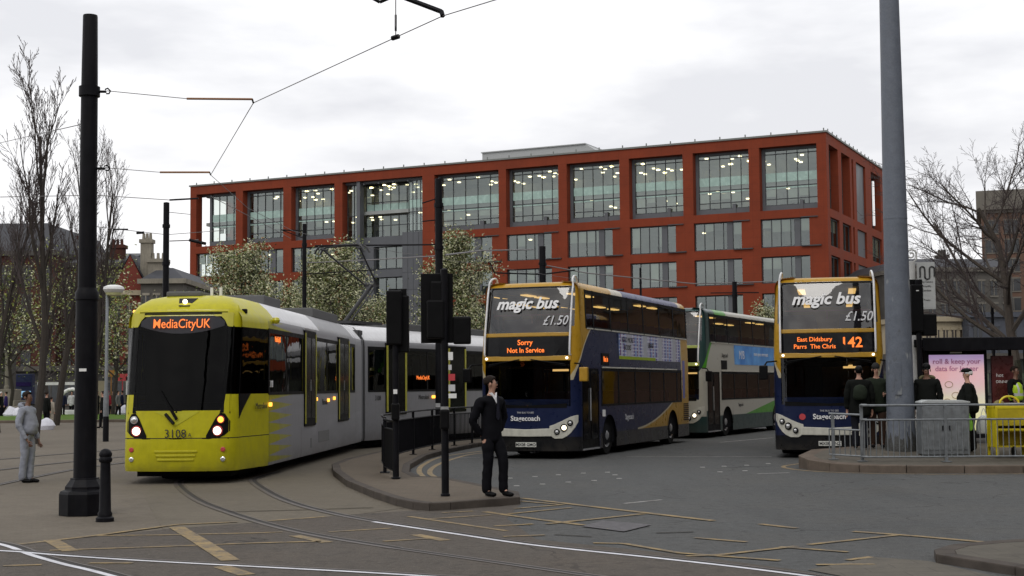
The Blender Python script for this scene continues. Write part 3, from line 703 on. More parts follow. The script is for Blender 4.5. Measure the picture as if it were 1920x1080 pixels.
def livery_tram(nt, vec, x, y, z):
    silver_ = (.275, .275, .29)
    st = ((z*4.6).frac() - .5).abs()*2
    dots = ((y*26).frac() > .25) | (y < 2.9)
    stripe = (st < (4.25-y)*.42) & (z < 1.66) & (z > .3) & dots
    c = mixc(nt, stripe | ((z > 2.93) & (z < 3.1) & (y < 4.2) & (st < (4.6-y)*.4)), silver_, (.36, .34, .03))
    c = mixc(nt, (y < 1.92) | ((z > 3.1) & (y < 2.6)), c, yel)
    c = mixc(nt, (z > 3.12) & (y > 2.6), c, (.70, .70, .71)); c = mixc(nt, (z > 3.12) & (y > 7.5) & (y < 12.6), c, (.30, .30, .31))
    seam = (((z - .85).abs() < .009) & (y < 1.9)) | (((y - 1.92).abs() < .012) & (z < 3.1)) | (((y - 12.95).abs() < .012)) | (((y-5.2).abs() < .01) & (z < .9))
    c = mixc(nt, seam, c, (.03, .03, .02))
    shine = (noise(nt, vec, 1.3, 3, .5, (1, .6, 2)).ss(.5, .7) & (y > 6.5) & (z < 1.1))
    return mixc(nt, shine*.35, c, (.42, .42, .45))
def livery_rear(nt, vec, x, y, z):
    c = mixc(nt, z > 3.12, (.25, .25, .265), (.70, .70, .71)); seam = ((y - .1).abs() < .01) | ((y - 4.8).abs() < .008)
    return mixc(nt, seam, c, (.03, .03, .03))
m_trl = newmat('tram_livery', rough=.4, var=.09, spec=.25, coat=0, col=livery_tram, streak=.12, dirt=.6)
m_trr = newmat('rear_section_livery', rough=.4, var=.08, coat=.1, col=livery_rear, streak=.15, dirt=.6)
tramglass = glassmat('tram_glass', (.17, .17, .16), 1.2); tramscreen = glassmat('tram_windscreen', (.25, .25, .25), 1.2, wob=.1)
m_yedge = newmat('yellow_door_edge', (.42, .40, .05), .4); m_yl = newmat('tram_yellow', yel, .35, coat=.3, var=.06)
m_dgl = newmat('tram_door_glass', (.006, .006, .0055), .2, spec=.08, var=.1)
tram = empty('tram', (-6.25, 26.27, 0), -R(2.6), label='yellow and silver articulated tram with lit MediaCityUK display', cat='tram')
parts = shell(tram_ring, TZ2, tram_cls, top='body')
weld_build(parts['body'], 'body', m_trl, tram)
for k, mb in parts.items():
    if isinstance(k, tuple): weld_build(mb, k[0], tramscreen if k[0] != 'window' else tramglass, tram)
def side_trim(root, L0, doors, panes, y0, y1):
    for s in (-1, 1):
        b = MB()
        for y in panes: b.box(*sorted((s*1.318, s*1.331)), y-.04, y+.04, 1.64, 2.95)
        b.box(*sorted((s*1.318, s*1.331)), y0, y1, 2.86, 2.95); b.box(*sorted((s*1.318, s*1.331)), y0, y1, 1.63, 1.69)
        b.build('window_surround', blackp, root)
        for a, c in doors:
            d = MB().box(*sorted((s*1.29, s*1.355)), a, c, .90, 3.06).build('door', blackp, root, bevel=.02)
            g_ = MB()
            for q in (0, 1):
                w = (c-a)/2; g_.box(*sorted((s*1.356, s*1.36)), a+q*w+.09, a+q*w+w-.04+.0, 1.08, 2.9)
            g_.build('door_glass', m_dgl, d)
            e = MB()
            for y in (a+.045, c-.045): e.box(*sorted((s*1.355, s*1.368)), y-.035, y+.035, .96, 3.0)
            e.build('door_edge', m_yedge, d)
            p = MB(); p.box(*sorted((s*1.356, s*1.37)), (a+c)/2-.03, (a+c)/2+.0, 1.7, 1.95); p.box(*sorted((s*1.33, s*1.36)), a-.06, c+.06, 3.06, 3.1)
            p.build('door_header', silver, d)
def interior(root, y0, y1):
    b = MB(); b.box(-1.25, 1.25, y0, y1, .55, .9); b.build('interior_floor', darkin, root)
    b = MB(); y = y0+1.5
    while y < y1-.8:
        for x0 in (-1.15, .35): b.box(x0, x0+.8, y, y+.1, 1.2, 1.95)
        y += .95
    b.build('seating', newmat('tram_seat', (.04, .045, .06), .8), root)
    b = MB(); y = y0+1.2
    while y < y1-1:
        b.tube([(-.5, y, .9), (-.5, y, 3.1)], .02, 6); b.tube([(.5, y+.6, .9), (.5, y+.6, 3.1)], .02, 6); y += 2.2
    b.build('grab_pole', m_yedge, root)
    b = MB().box(-1.26, -1.22, y0+.4, y1-.2, .9, 1.62); b.build('inner_wall', darkin, root)
side_trim(tram, 0, DOORS1, [1.9, 3.6, 5.45, 6.93, 8.4, 9.97, 11.7, 12.75], 1.9, 12.75)
interior(tram, 1.9, 13.6)
MB().box(-.9, .9, .7, 1.1, .9, 1.5).build('driver_desk', blackp, tram); MB().box(-1.15, 1.15, 1.86, 1.9, .9, 3.0).build('cab_partition', darkin, tram)
def tband(mb, cols, off, th=.03):
    for (x0, a0, b0), (x1, a1, b1) in zip(cols, cols[1:]):
        p = [(x0, tramY(x0, a0)-off, a0), (x1, tramY(x1, a1)-off, a1), (x1, tramY(x1, b1)-off, b1), (x0, tramY(x0, b0)-off, b0)]
        q = [(v[0], v[1]+th+off, v[2]) for v in p]
        mb.add(p+q, [(0, 1, 2, 3), (7, 6, 5, 4), (0, 4, 5, 1), (3, 2, 6, 7), (0, 3, 7, 4), (1, 5, 6, 2)])
xs = (-.8, -.7, -.6, -.4, -.2, 0, .2, .4, .6, .7, .8)
b = MB(); tband(b, [(x, 2.80+.15*(abs(x)/.8)**2, 3.14-.10*max(0, (abs(x)-.66)/.14)) for x in xs], .012); dp = b.build('destination_display', newmat('tram_display', (.035, .035, .042), .4, spec=.2, var=.1), tram)
text('display_text', 'MediaCityUK', .25, led, dp, front_M(0, tramY(0, 2.985)-.03, 2.985, .2), bold=.001, sx=.8)
b = MB(); tband(b, [(x, 3.13, 3.26) for x in (-.86, -.6, -.3, 0, .3, .6, .86)], .006)
for s in (-1, 1): tband(b, sorted([(s*.80, 1.7, 3.2), (s*.90, 1.7, 3.2)]), .004, .02) if 0 else None
for s in (-1, 1): tband(b, sorted([(s*.74, 3.12, 3.2), (s*.8, 3.06, 3.2), (s*.86, 2.94, 3.2), (s*.95, 2.93, 3.2)]), .012)
b.build('display_hood', m_yl, tram)
b = MB(); tband(b, sorted([(-.86, 1.32, 1.42), (0, 1.32, 1.38), (.86, 1.32, 1.42)]), .01)
for s in (-1, 1): tband(b, sorted([(s*.84, 1.36, 2.95), (s*.97, 1.3, 2.95)]), .006, .02); tband(b, sorted([(s*.95, 1.3, 2.95), (s*1.075, 1.4, 2.95)]), .006, .02)
b.build('screen_surround', blackp, tram)
for s in (-1, 1):   # black wedge and yellow shoulder below the cab side glass
    b = MB(); p = [(s*1.083, .44, 1.2), (s*1.115, .62, 1.38), (s*1.175, 1.0, 1.665), (s*1.09, .46, 1.665)]; b.add(p + [(v[0]-s*.03, v[1], v[2]) for v in p], [(0, 1, 2, 3), (4, 5, 6, 7), (0, 1, 5, 4), (1, 2, 6, 5), (2, 3, 7, 6), (3, 0, 4, 7)]); b.build('cab_side_fillet', blackp, tram)
# light clusters
for s in (-1, 1):
    b = MB(); tband(b, sorted([(s*.56, .86, .90), (s*.62, .86, 1.02), (s*.72, .86, 1.22), (s*.80, .86, 1.32), (s*.88, .9, 1.3), (s*.97, .98, 1.16)]), .01); h = b.build('light_cluster', blackp, tram)
    for x, z, r, mt in ((.76, .985, .085, lampwhite), (.815, 1.19, .062, lampamber if s > 0 else chrome)):
        M = Matrix.Translation((s*x, tramY(x, z)-.012, z)) @ Matrix.Rotation(R(90), 4, 'X')
        MB().lathe([(r*1.2, 0), (r*1.15, .02), (r, .022)], M=M, n=20).build('bezel', redbadge if mt is not chrome else silver, h)
        MB().lathe([(r, .012), (r*.8, .03), (r*.3, .04)], M=M, n=20).build('lamp_lens', mt, h, smooth=True)
    for z, mt in ((.64, redbadge), (.46, chrome)):
        MB().lathe([(.045, 0), (.045, .015), (.03, .022)], M=Matrix.Translation((s*.86, tramY(.86, z)-.004, z)) @ Matrix.Rotation(R(90), 4, 'X'), n=16).build('marker_lamp', mt, tram)
    MB().box(s*1.06-.05, s*1.06+.05, .9, .99, 3.2, 3.29).build('roof_lamp', lampamber if s < 0 else blackp, tram, bevel=.02)
MB().lathe([(.045, 0), (.04, .03), (.02, .04)], M=Matrix.Translation((0, trake(3.4)-.05, 3.42)) @ Matrix.Rotation(R(90), 4, 'X'), n=16).build('top_lamp', lampwhite, tram)
b = MB(); b.add([(x, trake(z)-.02+(.03 if 0 else 0), z) for x, z in ((-.18, 3.5), (.18, 3.5), (.1, 3.33), (-.1, 3.33))] + [(x, trake(z)+.15, z) for x, z in ((-.18, 3.5), (.18, 3.5), (.1, 3.33), (-.1, 3.33))], [(0, 1, 2, 3), (4, 5, 6, 7), (0, 1, 5, 4), (1, 2, 6, 5), (2, 3, 7, 6), (3, 0, 4, 7)]); b.build('lamp_recess', blackp, tram)
b = MB()
for k in range(3): tband(b, [(x, .44+k*.075, .475+k*.075) for x in (-.34-.03*k, 0, .34+.03*k)], .022)
b.build('front_vent', m_yl, tram, bevel=.006)
b = MB(); tband(b, [(x, .835, .855) for x in (-1.07, -.95, -.6, 0, .6, .95, 1.07)], .004, .01); b.build('bumper_seam', blackp, tram)
b = MB(); b.tube([(-.2, tramY(.2, 1.45)-.05, 1.30), (-.02, -.05, 1.12)], .03, 6); b.bar((-.32, tramY(.3, 1.75)-.03, 1.72), (.02, .0, 1.2), .03, .05); b.build('wiper', blackp, tram)
b = MB(); tband(b, [(-.42, 1.34, 1.35), (-.2, 1.24, 1.35), (.0, 1.08, 1.35), (.2, 1.2, 1.35), (.42, 1.34, 1.35)], .008, .02); b.build('wiper_panel', newmat('tram_yellow_panel', (.46, .44, .012), .4), tram)  # panel yellow a touch deeper than the livery's
text('fleet_number', '3108', .22, letterblack, tram, front_M(.0, -.02, .93), sx=.95); text('fleet_number', 'A', .1, letterblack, tram, front_M(.27, -.02, .91))
Mc = Matrix.Translation((1.285, 1.45, 0)) @ Matrix.Rotation(R(-10), 4, 'Z') @ side_M(0, 0, 1.42)
text('lettering', 'Metrolink', .17, letterblack, tram, Matrix.Translation((1.285, 1.42, 1.42)) @ Matrix.Rotation(R(-10.2), 4, 'Z') @ side_M(0, 0, 0), sx=.85)
text('fleet_number', '3108', .2, lettering, tram, side_M(1.333, 2.1, 1.84), sx=.7)
text('display_text', 'MediaCityUK', .16, led, tram, side_M(1.334, 2.7, 2.75), sx=.6)
text('lettering', 'Metrolink', .2, letterblack, tram, side_M(1.332, 8.1, 1.42), sx=.9)
for y, z in ((1.98, 1.44), (6.95, 1.5), (8.55, 1.46), (9.4, 1.5)): MB().box(1.32, 1.36, y-.09, y+.09, z-.04, z+.04).build('indicator_lamp', lampamber, tram, bevel=.015)
b = MB(); b.box(1.326, 1.332, 7.3, 8.7, .48, .74); b.box(1.326, 1.334, 6.3, 6.42, .4, .62); b.build('side_vent', newmat('vent_grey', (.16, .16, .16), .6), tram)
rg_ = newmat('roof_grey', (.1, .1, .1), .7)
for bx in ((-.55, .15, 1.2, 2.4, 3.56, 3.66), (-.9, .9, 3.4, 5.0, 3.5, 3.72), (-.95, .95, 8.6, 12.2, 3.5, 3.74)): MB().box(*bx).build('roof_equipment', rg_, tram, bevel=.03)
b = MB(); b.tube([(.3, 1.4, 3.5), (.3, 1.4, 3.74)], .03, 6); b.tube([(.48, 1.4, 3.5), (.48, 1.4, 3.74)], .03, 6); b.build('roof_aerials', whitep, tram)
MB().lathe([(.001, -.07), (.06, -.05), (.08, 0), (.06, .05), (.001, .07)], c=(1.37, 2.35, 3.13), n=14).build('side_camera', m_yl, tram, smooth=True)
u = MB(); u.box(-.9, .9, .6, 14.2, .12, .5); u.box(-.7, .7, 1.6, 4.2, .02, .4); u.box(-.5, .5, .2, .7, .22, .4)
for y in (1.9, 3.7):
    for s in (-1, 1): u.lathe([(.28, -.06), (.30, -.05), (.30, .05), (.02, .06)], M=Matrix.Translation((s*.72, y, .3)) @ Matrix.Rotation(R(90), 4, 'Y'), n=20)
u.build('bogie', rubber, tram)
# articulation and rear section
rear = shell(lambda z: [(-1.325*tprof(z), .12), (-1.1*tprof(z), 0), (1.1*tprof(z), 0), (1.325*tprof(z), .12)] + [(1.325*tprof(z), y) for y in (.3, 1.25, 1.3, 2.6, 2.7, 4.0, 5.3, 5.4, 6.75, 6.85, 8.6, 10.3, 13.0)] + [(1.2*tprof(z), 14.4), (-1.2*tprof(z), 14.4)] + [(-1.325*tprof(z), y) for y in (13.0, 10.3, 8.6, 6.85, 6.75, 5.4, 5.3, 4.0, 2.7, 2.6, 1.3, 1.25, .3)],
              TZ, lambda i, j, c: ('window', 'r%d%.1f' % (c.x > 0, c.y)) if (abs(c.x) > 1.2 and 1.66 < c.z < 2.93 and .3 < c.y < 13 and not any(a <= c.y <= b for a, b in ((1.25, 2.7), (5.3, 6.85)))) else 'body', top='body')
rb = weld_build(rear['body'], 'rear_section', m_trr, tram)
rb.location = (.08, 14.86, 0); rb.rotation_euler = (0, 0, -R(21.2))
for k, mb in rear.items():
    if isinstance(k, tuple): weld_build(mb, k[0], tramglass, rb)
for s in (-1, 1):
    b = MB()
    for y in (.3, 1.27, 2.65, 4, 5.35, 6.8, 8.6, 10.3, 13): b.box(*sorted((s*1.318, s*1.331)), y-.04, y+.04, 1.64, 2.95)
    b.box(*sorted((s*1.318, s*1.331)), .3, 13, 2.86, 2.95); b.box(*sorted((s*1.318, s*1.331)), .3, 13, 1.63, 1.69)
    b.build('window_surround', blackp, rb)
    for a, c in ((1.3, 2.6), (5.4, 6.75)):
        MB().box(*sorted((s*1.29, s*1.355)), a, c, .96, 3.08).build('door', m_dgl, rb, bevel=.02)
        e = MB()
        for y in (a+.07, c-.07): e.box(*sorted((s*1.355, s*1.37)), y-.045, y+.045, 1.05, 3.0)
        e.build('door_edge', m_yedge, rb)
text('fleet_number', '3108', .2, letterblack, rb, side_M(1.332, .85, 1.45), sx=.9)
text('lettering', 'Metrolink', .2, letterblack, rb, side_M(1.332, 3.75, 1.45), sx=.9)
MB().box(1.32, 1.36, 4.3, 4.5, 1.41, 1.5).build('indicator_lamp', lampamber, rb, bevel=.015)
text('display_text', 'MediaCityUK', .17, led, rb, side_M(1.334, 3.7, 2.05), sx=.95)
b = MB(); b.box(-.95, .95, 3.2, 12, 3.5, 3.72); b.build('roof_equipment', bpy.data.materials['roof_grey'], rb, bevel=.03)
u = MB(); u.box(-.9, .9, .3, 14, .1, .5); u.build('bogie', rubber, rb)
b = MB()
for q in range(9):
    y = 13.98 + q*.085; w = 1.22 + .03*(q % 2)
    b.box(-w, w, y, y+.085, .35, 3.4)
b.build('gangway_bellows', newmat('bellows_rubber', (.06, .06, .062), .7), tram)
# pantograph
pg = MB(); k = newmat('pantograph_steel', (.03, .03, .032), .5, .3)
base = Vector((0, 1.2, 3.72)); knee = Vector((.1, 2.65, 4.9)); hz = 6.0
pg.tube([base, knee], .06, 8); pg.tube([base+Vector((.25, -.1, 0)), knee+Vector((.1, 0, -.1))], .02, 6)
pg.bar(knee+Vector((-.25, 0, 0)), knee+Vector((.25, 0, 0)), .08, .08)
for s in (-1, 1): pg.tube([knee+Vector((s*.2, 0, 0)), (s*.62, 1.05, hz-.12)], .028, 6)
pg.tube([knee + Vector((0, -.3, .2)), (0, 2.0, 5.4)], .015, 5)
for dy in (-.16, .16): pg.tube(cat3([(-.86, 1.05+dy, hz-.22), (-.7, 1.05+dy, hz-.03), (-.4, 1.05+dy, hz), (.4, 1.05+dy, hz), (.7, 1.05+dy, hz-.03), (.86, 1.05+dy, hz-.22)]), .03, 6)
pg.tube([(-.62, .85, hz-.1), (-.62, 1.25, hz-.1)], .03, 6); pg.tube([(.62, .85, hz-.1), (.62, 1.25, hz-.1)], .03, 6)
pg.box(-.5, .5, .7, 2.6, 3.66, 3.74); pg.build('pantograph', k, rb)
# ------------------------------------------------------------------ street furniture
def nm(k): return bpy.data.materials[k]
# big black tram mast, left
t = empty('tram_mast', (-6.07, 20.14, 0), label='tall thick black mast with a square stepped base, left of the tram', cat='mast')
MB().lathe([(.35, 0), (.35, .30), (.33, .34), (.27, .36), (.27, .40), (.24, .44), (.20, .5), (.20, .52)], n=8).build('base', black, t, bevel=.01)
MB().lathe([(.158, .5), (.152, 3.0), (.152, 3.03), (.165, 3.04), (.165, 3.14), (.13, 3.2), (.13, 3.22)], n=28).build('lower_shaft', black, t, smooth=True)
MB().lathe([(.128, 3.2), (.118, 6.0), (.104, 7.15), (.1, 7.17), (.02, 7.18)], n=28).build('upper_shaft', black, t, smooth=True)
for z in (6.05, 4.93):
    MB().lathe([(.15, -.07), (.15, .07), (.02, .07)], c=(0, 0, z), n=20).build('clamp_band', black, t, smooth=True) if z > 5 else None
    b = MB(); b.tube([(.1, 0, z), (.24, .01, z)], .02, 6); b.tube([(.24, .01, z-.03), (.28, .01, z-.03), (.30, .01, z+.01), (.26, .01, z+.05), (.22, .01, z+.03)], .012, 5); b.build('wire_shackle', black, t)
MB().box(-.05, .05, -.165, -.15, 2.02, 2.06).build('number_tag', whitep, t)
# bollard
b = MB().lathe([(.12, 0), (.12, .05), (.095, .07), (.095, .11), (.08, .14), (.065, .78), (.085, .80), (.09, .83), (.075, .86), (.085, .88), (.085, .91), (.06, .95), (.02, .97)], n=20)
tag(b.build('bollard', black, smooth=True, loc=(-5.47, 19.06, 0)), 'black cast iron bollard at the foot of the thick mast', 'bollard')
# slim lamp column
t = empty('street_lamp', (-13.95, 48.6, 0), label='slim grey lamp column with a saucer head, between the mast and the tram', cat='street lamp')
MB().lathe([(.1, 0), (.1, .85), (.075, .86)], n=14).build('dark_base', black, t)
b = MB(); b.lathe([(.095, .86), (.09, 1.6), (.06, 1.8), (.05, 5.05), (.02, 5.1)], n=14); b.build('column', greysteel, t, smooth=True)
b = MB(); b.lathe([(.04, 5.0), (.3, 5.12), (.36, 5.22), (.34, 5.3), (.2, 5.36), (.02, 5.38)], c=(.22, 0, 0), n=22); h = b.build('lamp_head', whitep, t, smooth=True)
MB().lathe([(.05, 4.98), (.24, 5.02), (.28, 5.1)], c=(.22, 0, 0), n=20).build('lamp_bowl', newmat('lamp_bowl', (.6, .6, .3), .4), h, smooth=True)
# distant masts
def mast(x, y, z, label, r=.1, arm=None):
    t = empty('tram_mast', (x, y, 0), label=label, cat='mast', group='black masts carrying the tram wires')
    MB().lathe([(.22, 0), (.22, .5), (r*1.25, .6), (r*1.1, z*.4), (r, z), (.02, z+.02)], n=16).build('shaft', black, t, smooth=True)
    for zz in (z*.74, z*.9): MB().lathe([(r*1.3, -.06), (r*1.3, .06)], c=(0, 0, zz), n=12).build('clamp_band', black, t)
    if arm:
        b = MB()
        for (a, c, rr) in arm: b.tube([a, c], rr, 6)
        b.build('bracket_arm', black, t)
    return t
mast(-12.28, 50, 8.4, 'black mast rising behind the roof of the tram cab', .105)
mast(-8.10, 55, 8.17, 'thin black mast with short arms behind the tram roof, beside the pantograph', .08, [((0, 0, 7.9), (-.9, 0, 7.95), .03), ((0, 0, 6.2), (2.8, 0, 6.35), .025), ((-.9, 0, 7.95), (0, 0, 7.6), .02)])
mast(-2.17, 42, 7.98, 'black mast standing just behind the traffic signals', .11, [((0, 0, 7.4), (-.5, 0, 7.25), .02), ((0, 0, 6.0), (-3.7, 0, 6.0), .025), ((0, 0, 6.75), (-.5, 0, 6.7), .02)])
mast(1.53, 70, 8.7, 'distant black mast above the roof of the not-in-service bus', .16, [((0, 0, 7.3), (-2.4, 0, 7.4), .04), ((-2.4, 0, 7.4), (-2.6, 0, 7.9), .04), ((0, 0, 7.3), (1.6, 0, 7.5), .04)])
mast(11.05, 70, 6.85, 'distant black mast above the green and white bus', .12, [((-1.2, 0, 6.3), (1.2, 0, 6.3), .03)])
mast(7.3, 80, 8.4, 'thin distant mast in front of the red building, above the blue bus roof', .06)
mast(27.2, 80, 6.3, 'thin black mast in front of the cream building on the right', .08)
# thick grey pole, right
t = empty('lighting_column', (8.33, 30.5, .3), label='very thick grey steel column with peeling paint, right of the route 142 bus', cat='column')
def pc(nt, vec, x, y, z):
    c = (.105, .12, .15); st = noise(nt, vec, 7, 5, .7).ss(.58, .68); c = mixc(nt, st*(z < 3)*.55, c, (.05, .05, .05))
    c = mixc(nt, noise(nt, vec, 4, 3, .6, (1, 1, .4)).ss(.63, .7) & (z < 4), c, (.27, .28, .28))
    spike = z < (noise(nt, vec, 9, 2, .5, (1.6, 1.6, .05)).ss(.3, .7)*.5 + .05)
    c = mixc(nt, spike, c, (.03, .028, .022)); return mixc(nt, noise(nt, vec, 30, 2).ss(.3, .7)*.25, c, (.2, .22, .24))
colm = newmat('column_grey', rough=.55, var=.12, col=pc, bump=.15)
MB().lathe([(.345, 0), (.34, .2), (.30, .5), (.292, 1), (.252, 5.0), (.252, 5.015)], n=40).build('lower_shaft', colm, t, smooth=True)
MB().lathe([(.258, 5.0), (.254, 5.05), (.205, 10.2), (.17, 15), (.02, 15.02)], n=40).build('upper_shaft', colm, t, smooth=True)
b = MB(); b.box(-.19, -.05, -.31, -.28, 1.2, 1.9); b.build('service_hatch', colm, t, bevel=.01)
for x, z, w, h, mt in ((.12, 2.72, .1, .05, redbadge), (.1, 2.77, .1, .015, lettergrey), (.02, 2.0, .07, .2, lettergrey), (-.03, 2.24, .06, .08, letterblack), (.07, 1.62, .09, .035, whitep), (.14, 1.3, .03, .03, whitep), (-.2, 1.55, .03, .3, whitep), (-.22, 2.1, .02, .2, whitep)):
    p = MB(); n = 6; rr = .285 - (z-1)*.0095
    for q in range(n+1):
        a = math.asin(max(-1, min(1, (x-w/2+w*q/n)/rr)))
        p.v += [(math.sin(a)*(rr+.004), -math.cos(a)*(rr+.004), z-h/2), (math.sin(a)*(rr+.004), -math.cos(a)*(rr+.004), z+h/2)]
    for q in range(n): p.f.append([2*q, 2*q+2, 2*q+3, 2*q+1]); p.mi.append(0)
    p.build('sticker', mt, t)
# traffic signals seen from behind
def signal(loc, ptop, label, boards, boxes, rz=0, r=.057):
    t = empty('traffic_signal', loc, rz, label=label, cat='traffic signal')
    MB().lathe([(r*1.25, 0), (r*1.25, .03), (r, .04), (r, ptop), (.02, ptop+.01)], n=18).build('pole', black, t, smooth=True)
    for x0, x1, z0, z1, y in boards:
        bd = MB().box(x0, x1, y, y+.02, z0, z1).build('backing_board', blackp, t, bevel=.008)
        n = 3; hh = (z1-z0-.08)/n; cx = (x0+x1)/2
        for q in range(n):
            zc = z0+.04+hh*(q+.5); m = MB().box(cx-.13, cx+.13, y+.021, y+.2, zc-hh*.47, zc+hh*.47); hd = m.build('signal_head', blackp, t, bevel=.03)
            MB().lathe([(.105, 0), (.105, .16), (.095, .16), (.095, 0)], M=Matrix.Translation((cx, y+.2, zc)) @ Matrix.Rotation(R(-90), 4, 'X'), n=18).build('visor', blackp, hd)
        m = MB(); m.box(cx-.09, cx+.09, y-.1, y, z0+.1, z1-.12); m.build('rear_housing', blackp, t, bevel=.03)
        m = MB(); m.bar((cx, y-.04, z0+.15), (0, 0, z0+.15), .04, .03); m.bar((cx, y-.04, z1-.2), (0, 0, z1-.2), .04, .03); m.build('mounting_bracket', black, t)
    for x0, x1, z0, z1, y in boxes: MB().box(x0, x1, y, y+.16, z0, z1).build('side_box', blackp, t, bevel=.03)
    return t
s1 = signal((-2.11, 25.49, .12), 3.3, 'black traffic signal on the near end of the black railing', [(-.13, .2, 2.32, 3.42, .06)], [(-.16, .12, 2.4, 3.38, -.1), (.02, .24, 2.26, 3.3, .03), (-.07, .07, 1.05, 1.35, -.12)])
MB().box(-.03, .04, -.135, -.125, 1.52, 1.6).build('notice', whitep, s1)
s2 = signal((-1.03, 21.41, .12), 3.42, 'black traffic signal with a wide square board, beside the suited man', [(-.36, .13, 2.3, 3.36, .06)], [(.13, .40, 2.28, 2.7, .0), (-.26, -.0, 2.36, 2.95, -.1), (-.07, .07, 1.0, 1.3, -.12)])
b = MB(); b.box(-.06, .06, -.09, -.05, 1.27, 1.34); b.box(-.14, -.07, -.02, .02, 1.33, 1.39); b.build('bracket', silver, s2)
for z, h, w, mt in ((2.1, .12, .07, whitep), (1.93, .08, .05, lettergrey), (1.78, .1, .1, redbadge), (1.62, .1, .1, lettergrey), (1.5, .07, .12, whitep)): MB().box(.06, .06+w, -.075, -.065, z-h/2, z+h/2).build('sticker', mt, s2)
s3 = signal((9.0, 31.3, .33), 3.7, 'black traffic signal partly hidden by the thick grey column', [(-.2, .13, 2.48, 3.72, .06)], [(.1, .42, 2.46, 2.95, .02), (-.17, .1, 2.55, 3.6, -.1)])
MB().box(-.06, 0, -.11, -.1, 3.45, 3.47).build('notice', whitep, s3)
# black curved guard rail on the crossing island
def railing(name, pts, top, mid, bot, posts, mat, label, pr=.03, bars=.11, rr=.022, barfrom=None, z0=0, zf=None, dn=None, barr=.011, bartop=None):
    P = cat3([(x, y, 0) for x, y in pts], 8) if len(pts) > 2 else [Vector((*p, 0)) for p in pts]
    zf = zf or (lambda x, y: z0)
    P = [Vector((p.x, p.y, zf(p.x, p.y))) for p in P]
    t = empty(name, tuple(P[0]), label=label, cat='guard rail'); O_ = P[0]
    for h, nmx, w in ((top, 'top_rail', rr), (mid, 'middle_rail', rr*.8), (bot, 'bottom_rail', rr*.8)):
        if h: MB().tube([p-O_+Vector((0, 0, h)) for p in P], w, 8).build(nmx, mat, t, smooth=True)
    for px, py in posts:
        zb = zf(px, py); m = MB(); m.box(px-O_.x-pr, px-O_.x+pr, py-O_.y-pr, py-O_.y+pr, zb-O_.z, zb-O_.z+top+.01); m.box(px-O_.x-.09, px-O_.x+.09, py-O_.y-.09, py-O_.y+.09, zb-O_.z, zb-O_.z+.012); m.build('post', mat, t, bevel=.006)
    m = MB(); acc = 0
    for a, c in zip(P, P[1:]):
        l = (c-a).length
        while acc < l:
            q = a.lerp(c, acc/l) - O_; m.tube([q+Vector((0, 0, bot)), q+Vector((0, 0, bartop or mid or top))], barr, 4, caps=False); acc += bars
        acc -= l
    m.build('balusters', mat, t); return t
gp = [(-2.5, 27.6), (-2.78, 30.3), (-2.62, 33), (-2.45, 34.75), (-2.13, 37.3), (-1.66, 39.9), (-.95, 42), (.1, 44.6)]
railing('guard_rail', gp, 1.05, .88, .12, [gp[0], (-2.7, 32.0), gp[3], gp[4], gp[5], (-1.2, 41.3), gp[7]], black, 'long black railing curving along the back of the crossing island', z0=.12, bartop=.88)
MB_end = railing('guard_rail', [(-2.11, 25.62), (-2.5, 27.45)], 1.02, .86, .12, [(-2.13, 25.75), (-2.47, 27.35)], black, 'short near panel of black railing beside the traffic signal', z0=.12, bars=.05, barr=.014)
# grey guard rail on the right island
gz = lambda x, y: rz_(x, y) + .0
gr = railing('guard_rail', [(7.02, 28.62), (8.66, 28.45), (24, 28.3)], 1.13, .84, .1, [(7.02, 28.62), (8.66, 28.45), (11.1, 28.43), (13.3, 28.4)], greysteel, 'long grey steel railing in front of the cabinet, column and yellow stands', rr=.024, zf=gz, bars=.115)
railing('guard_rail', [(6.45, 29.0), (7.0, 28.64)], .93, .62, .1, [(6.52, 28.97)], greysteel, 'short bent end section of grey railing in front of the 142 bus', rr=.022, zf=gz)
# utility cabinet
t = empty('utility_cabinet', (8.93, 29.5, .27), -.03, label='pale grey utility cabinet with a lighter lid behind the grey railing', cat='cabinet')
b = MB().box(-.48, .48, -.25, .25, 0, 1.06); b.build('cabinet_body', greysteel, t, bevel=.02)
MB().prism([(-.5, 1.06), (.5, 1.06), (.5, 1.09), (.34, 1.12), (-.36, 1.13), (-.5, 1.09)], -.27, .27, M=Matrix.Rotation(R(90), 4, 'X')).build('lid', newmat('pale_lid', (.42, .44, .44), .5, var=.15), t, bevel=.01)
for x in (-.24, .24): d = MB().box(x-.22, x+.22, -.262, -.25, .1, 1.0).build('cabinet_door', greysteel, t, bevel=.006); MB().box(x*.3-.02, x*.3+.02, -.28, -.262, .5, .6).build('handle', black, d)
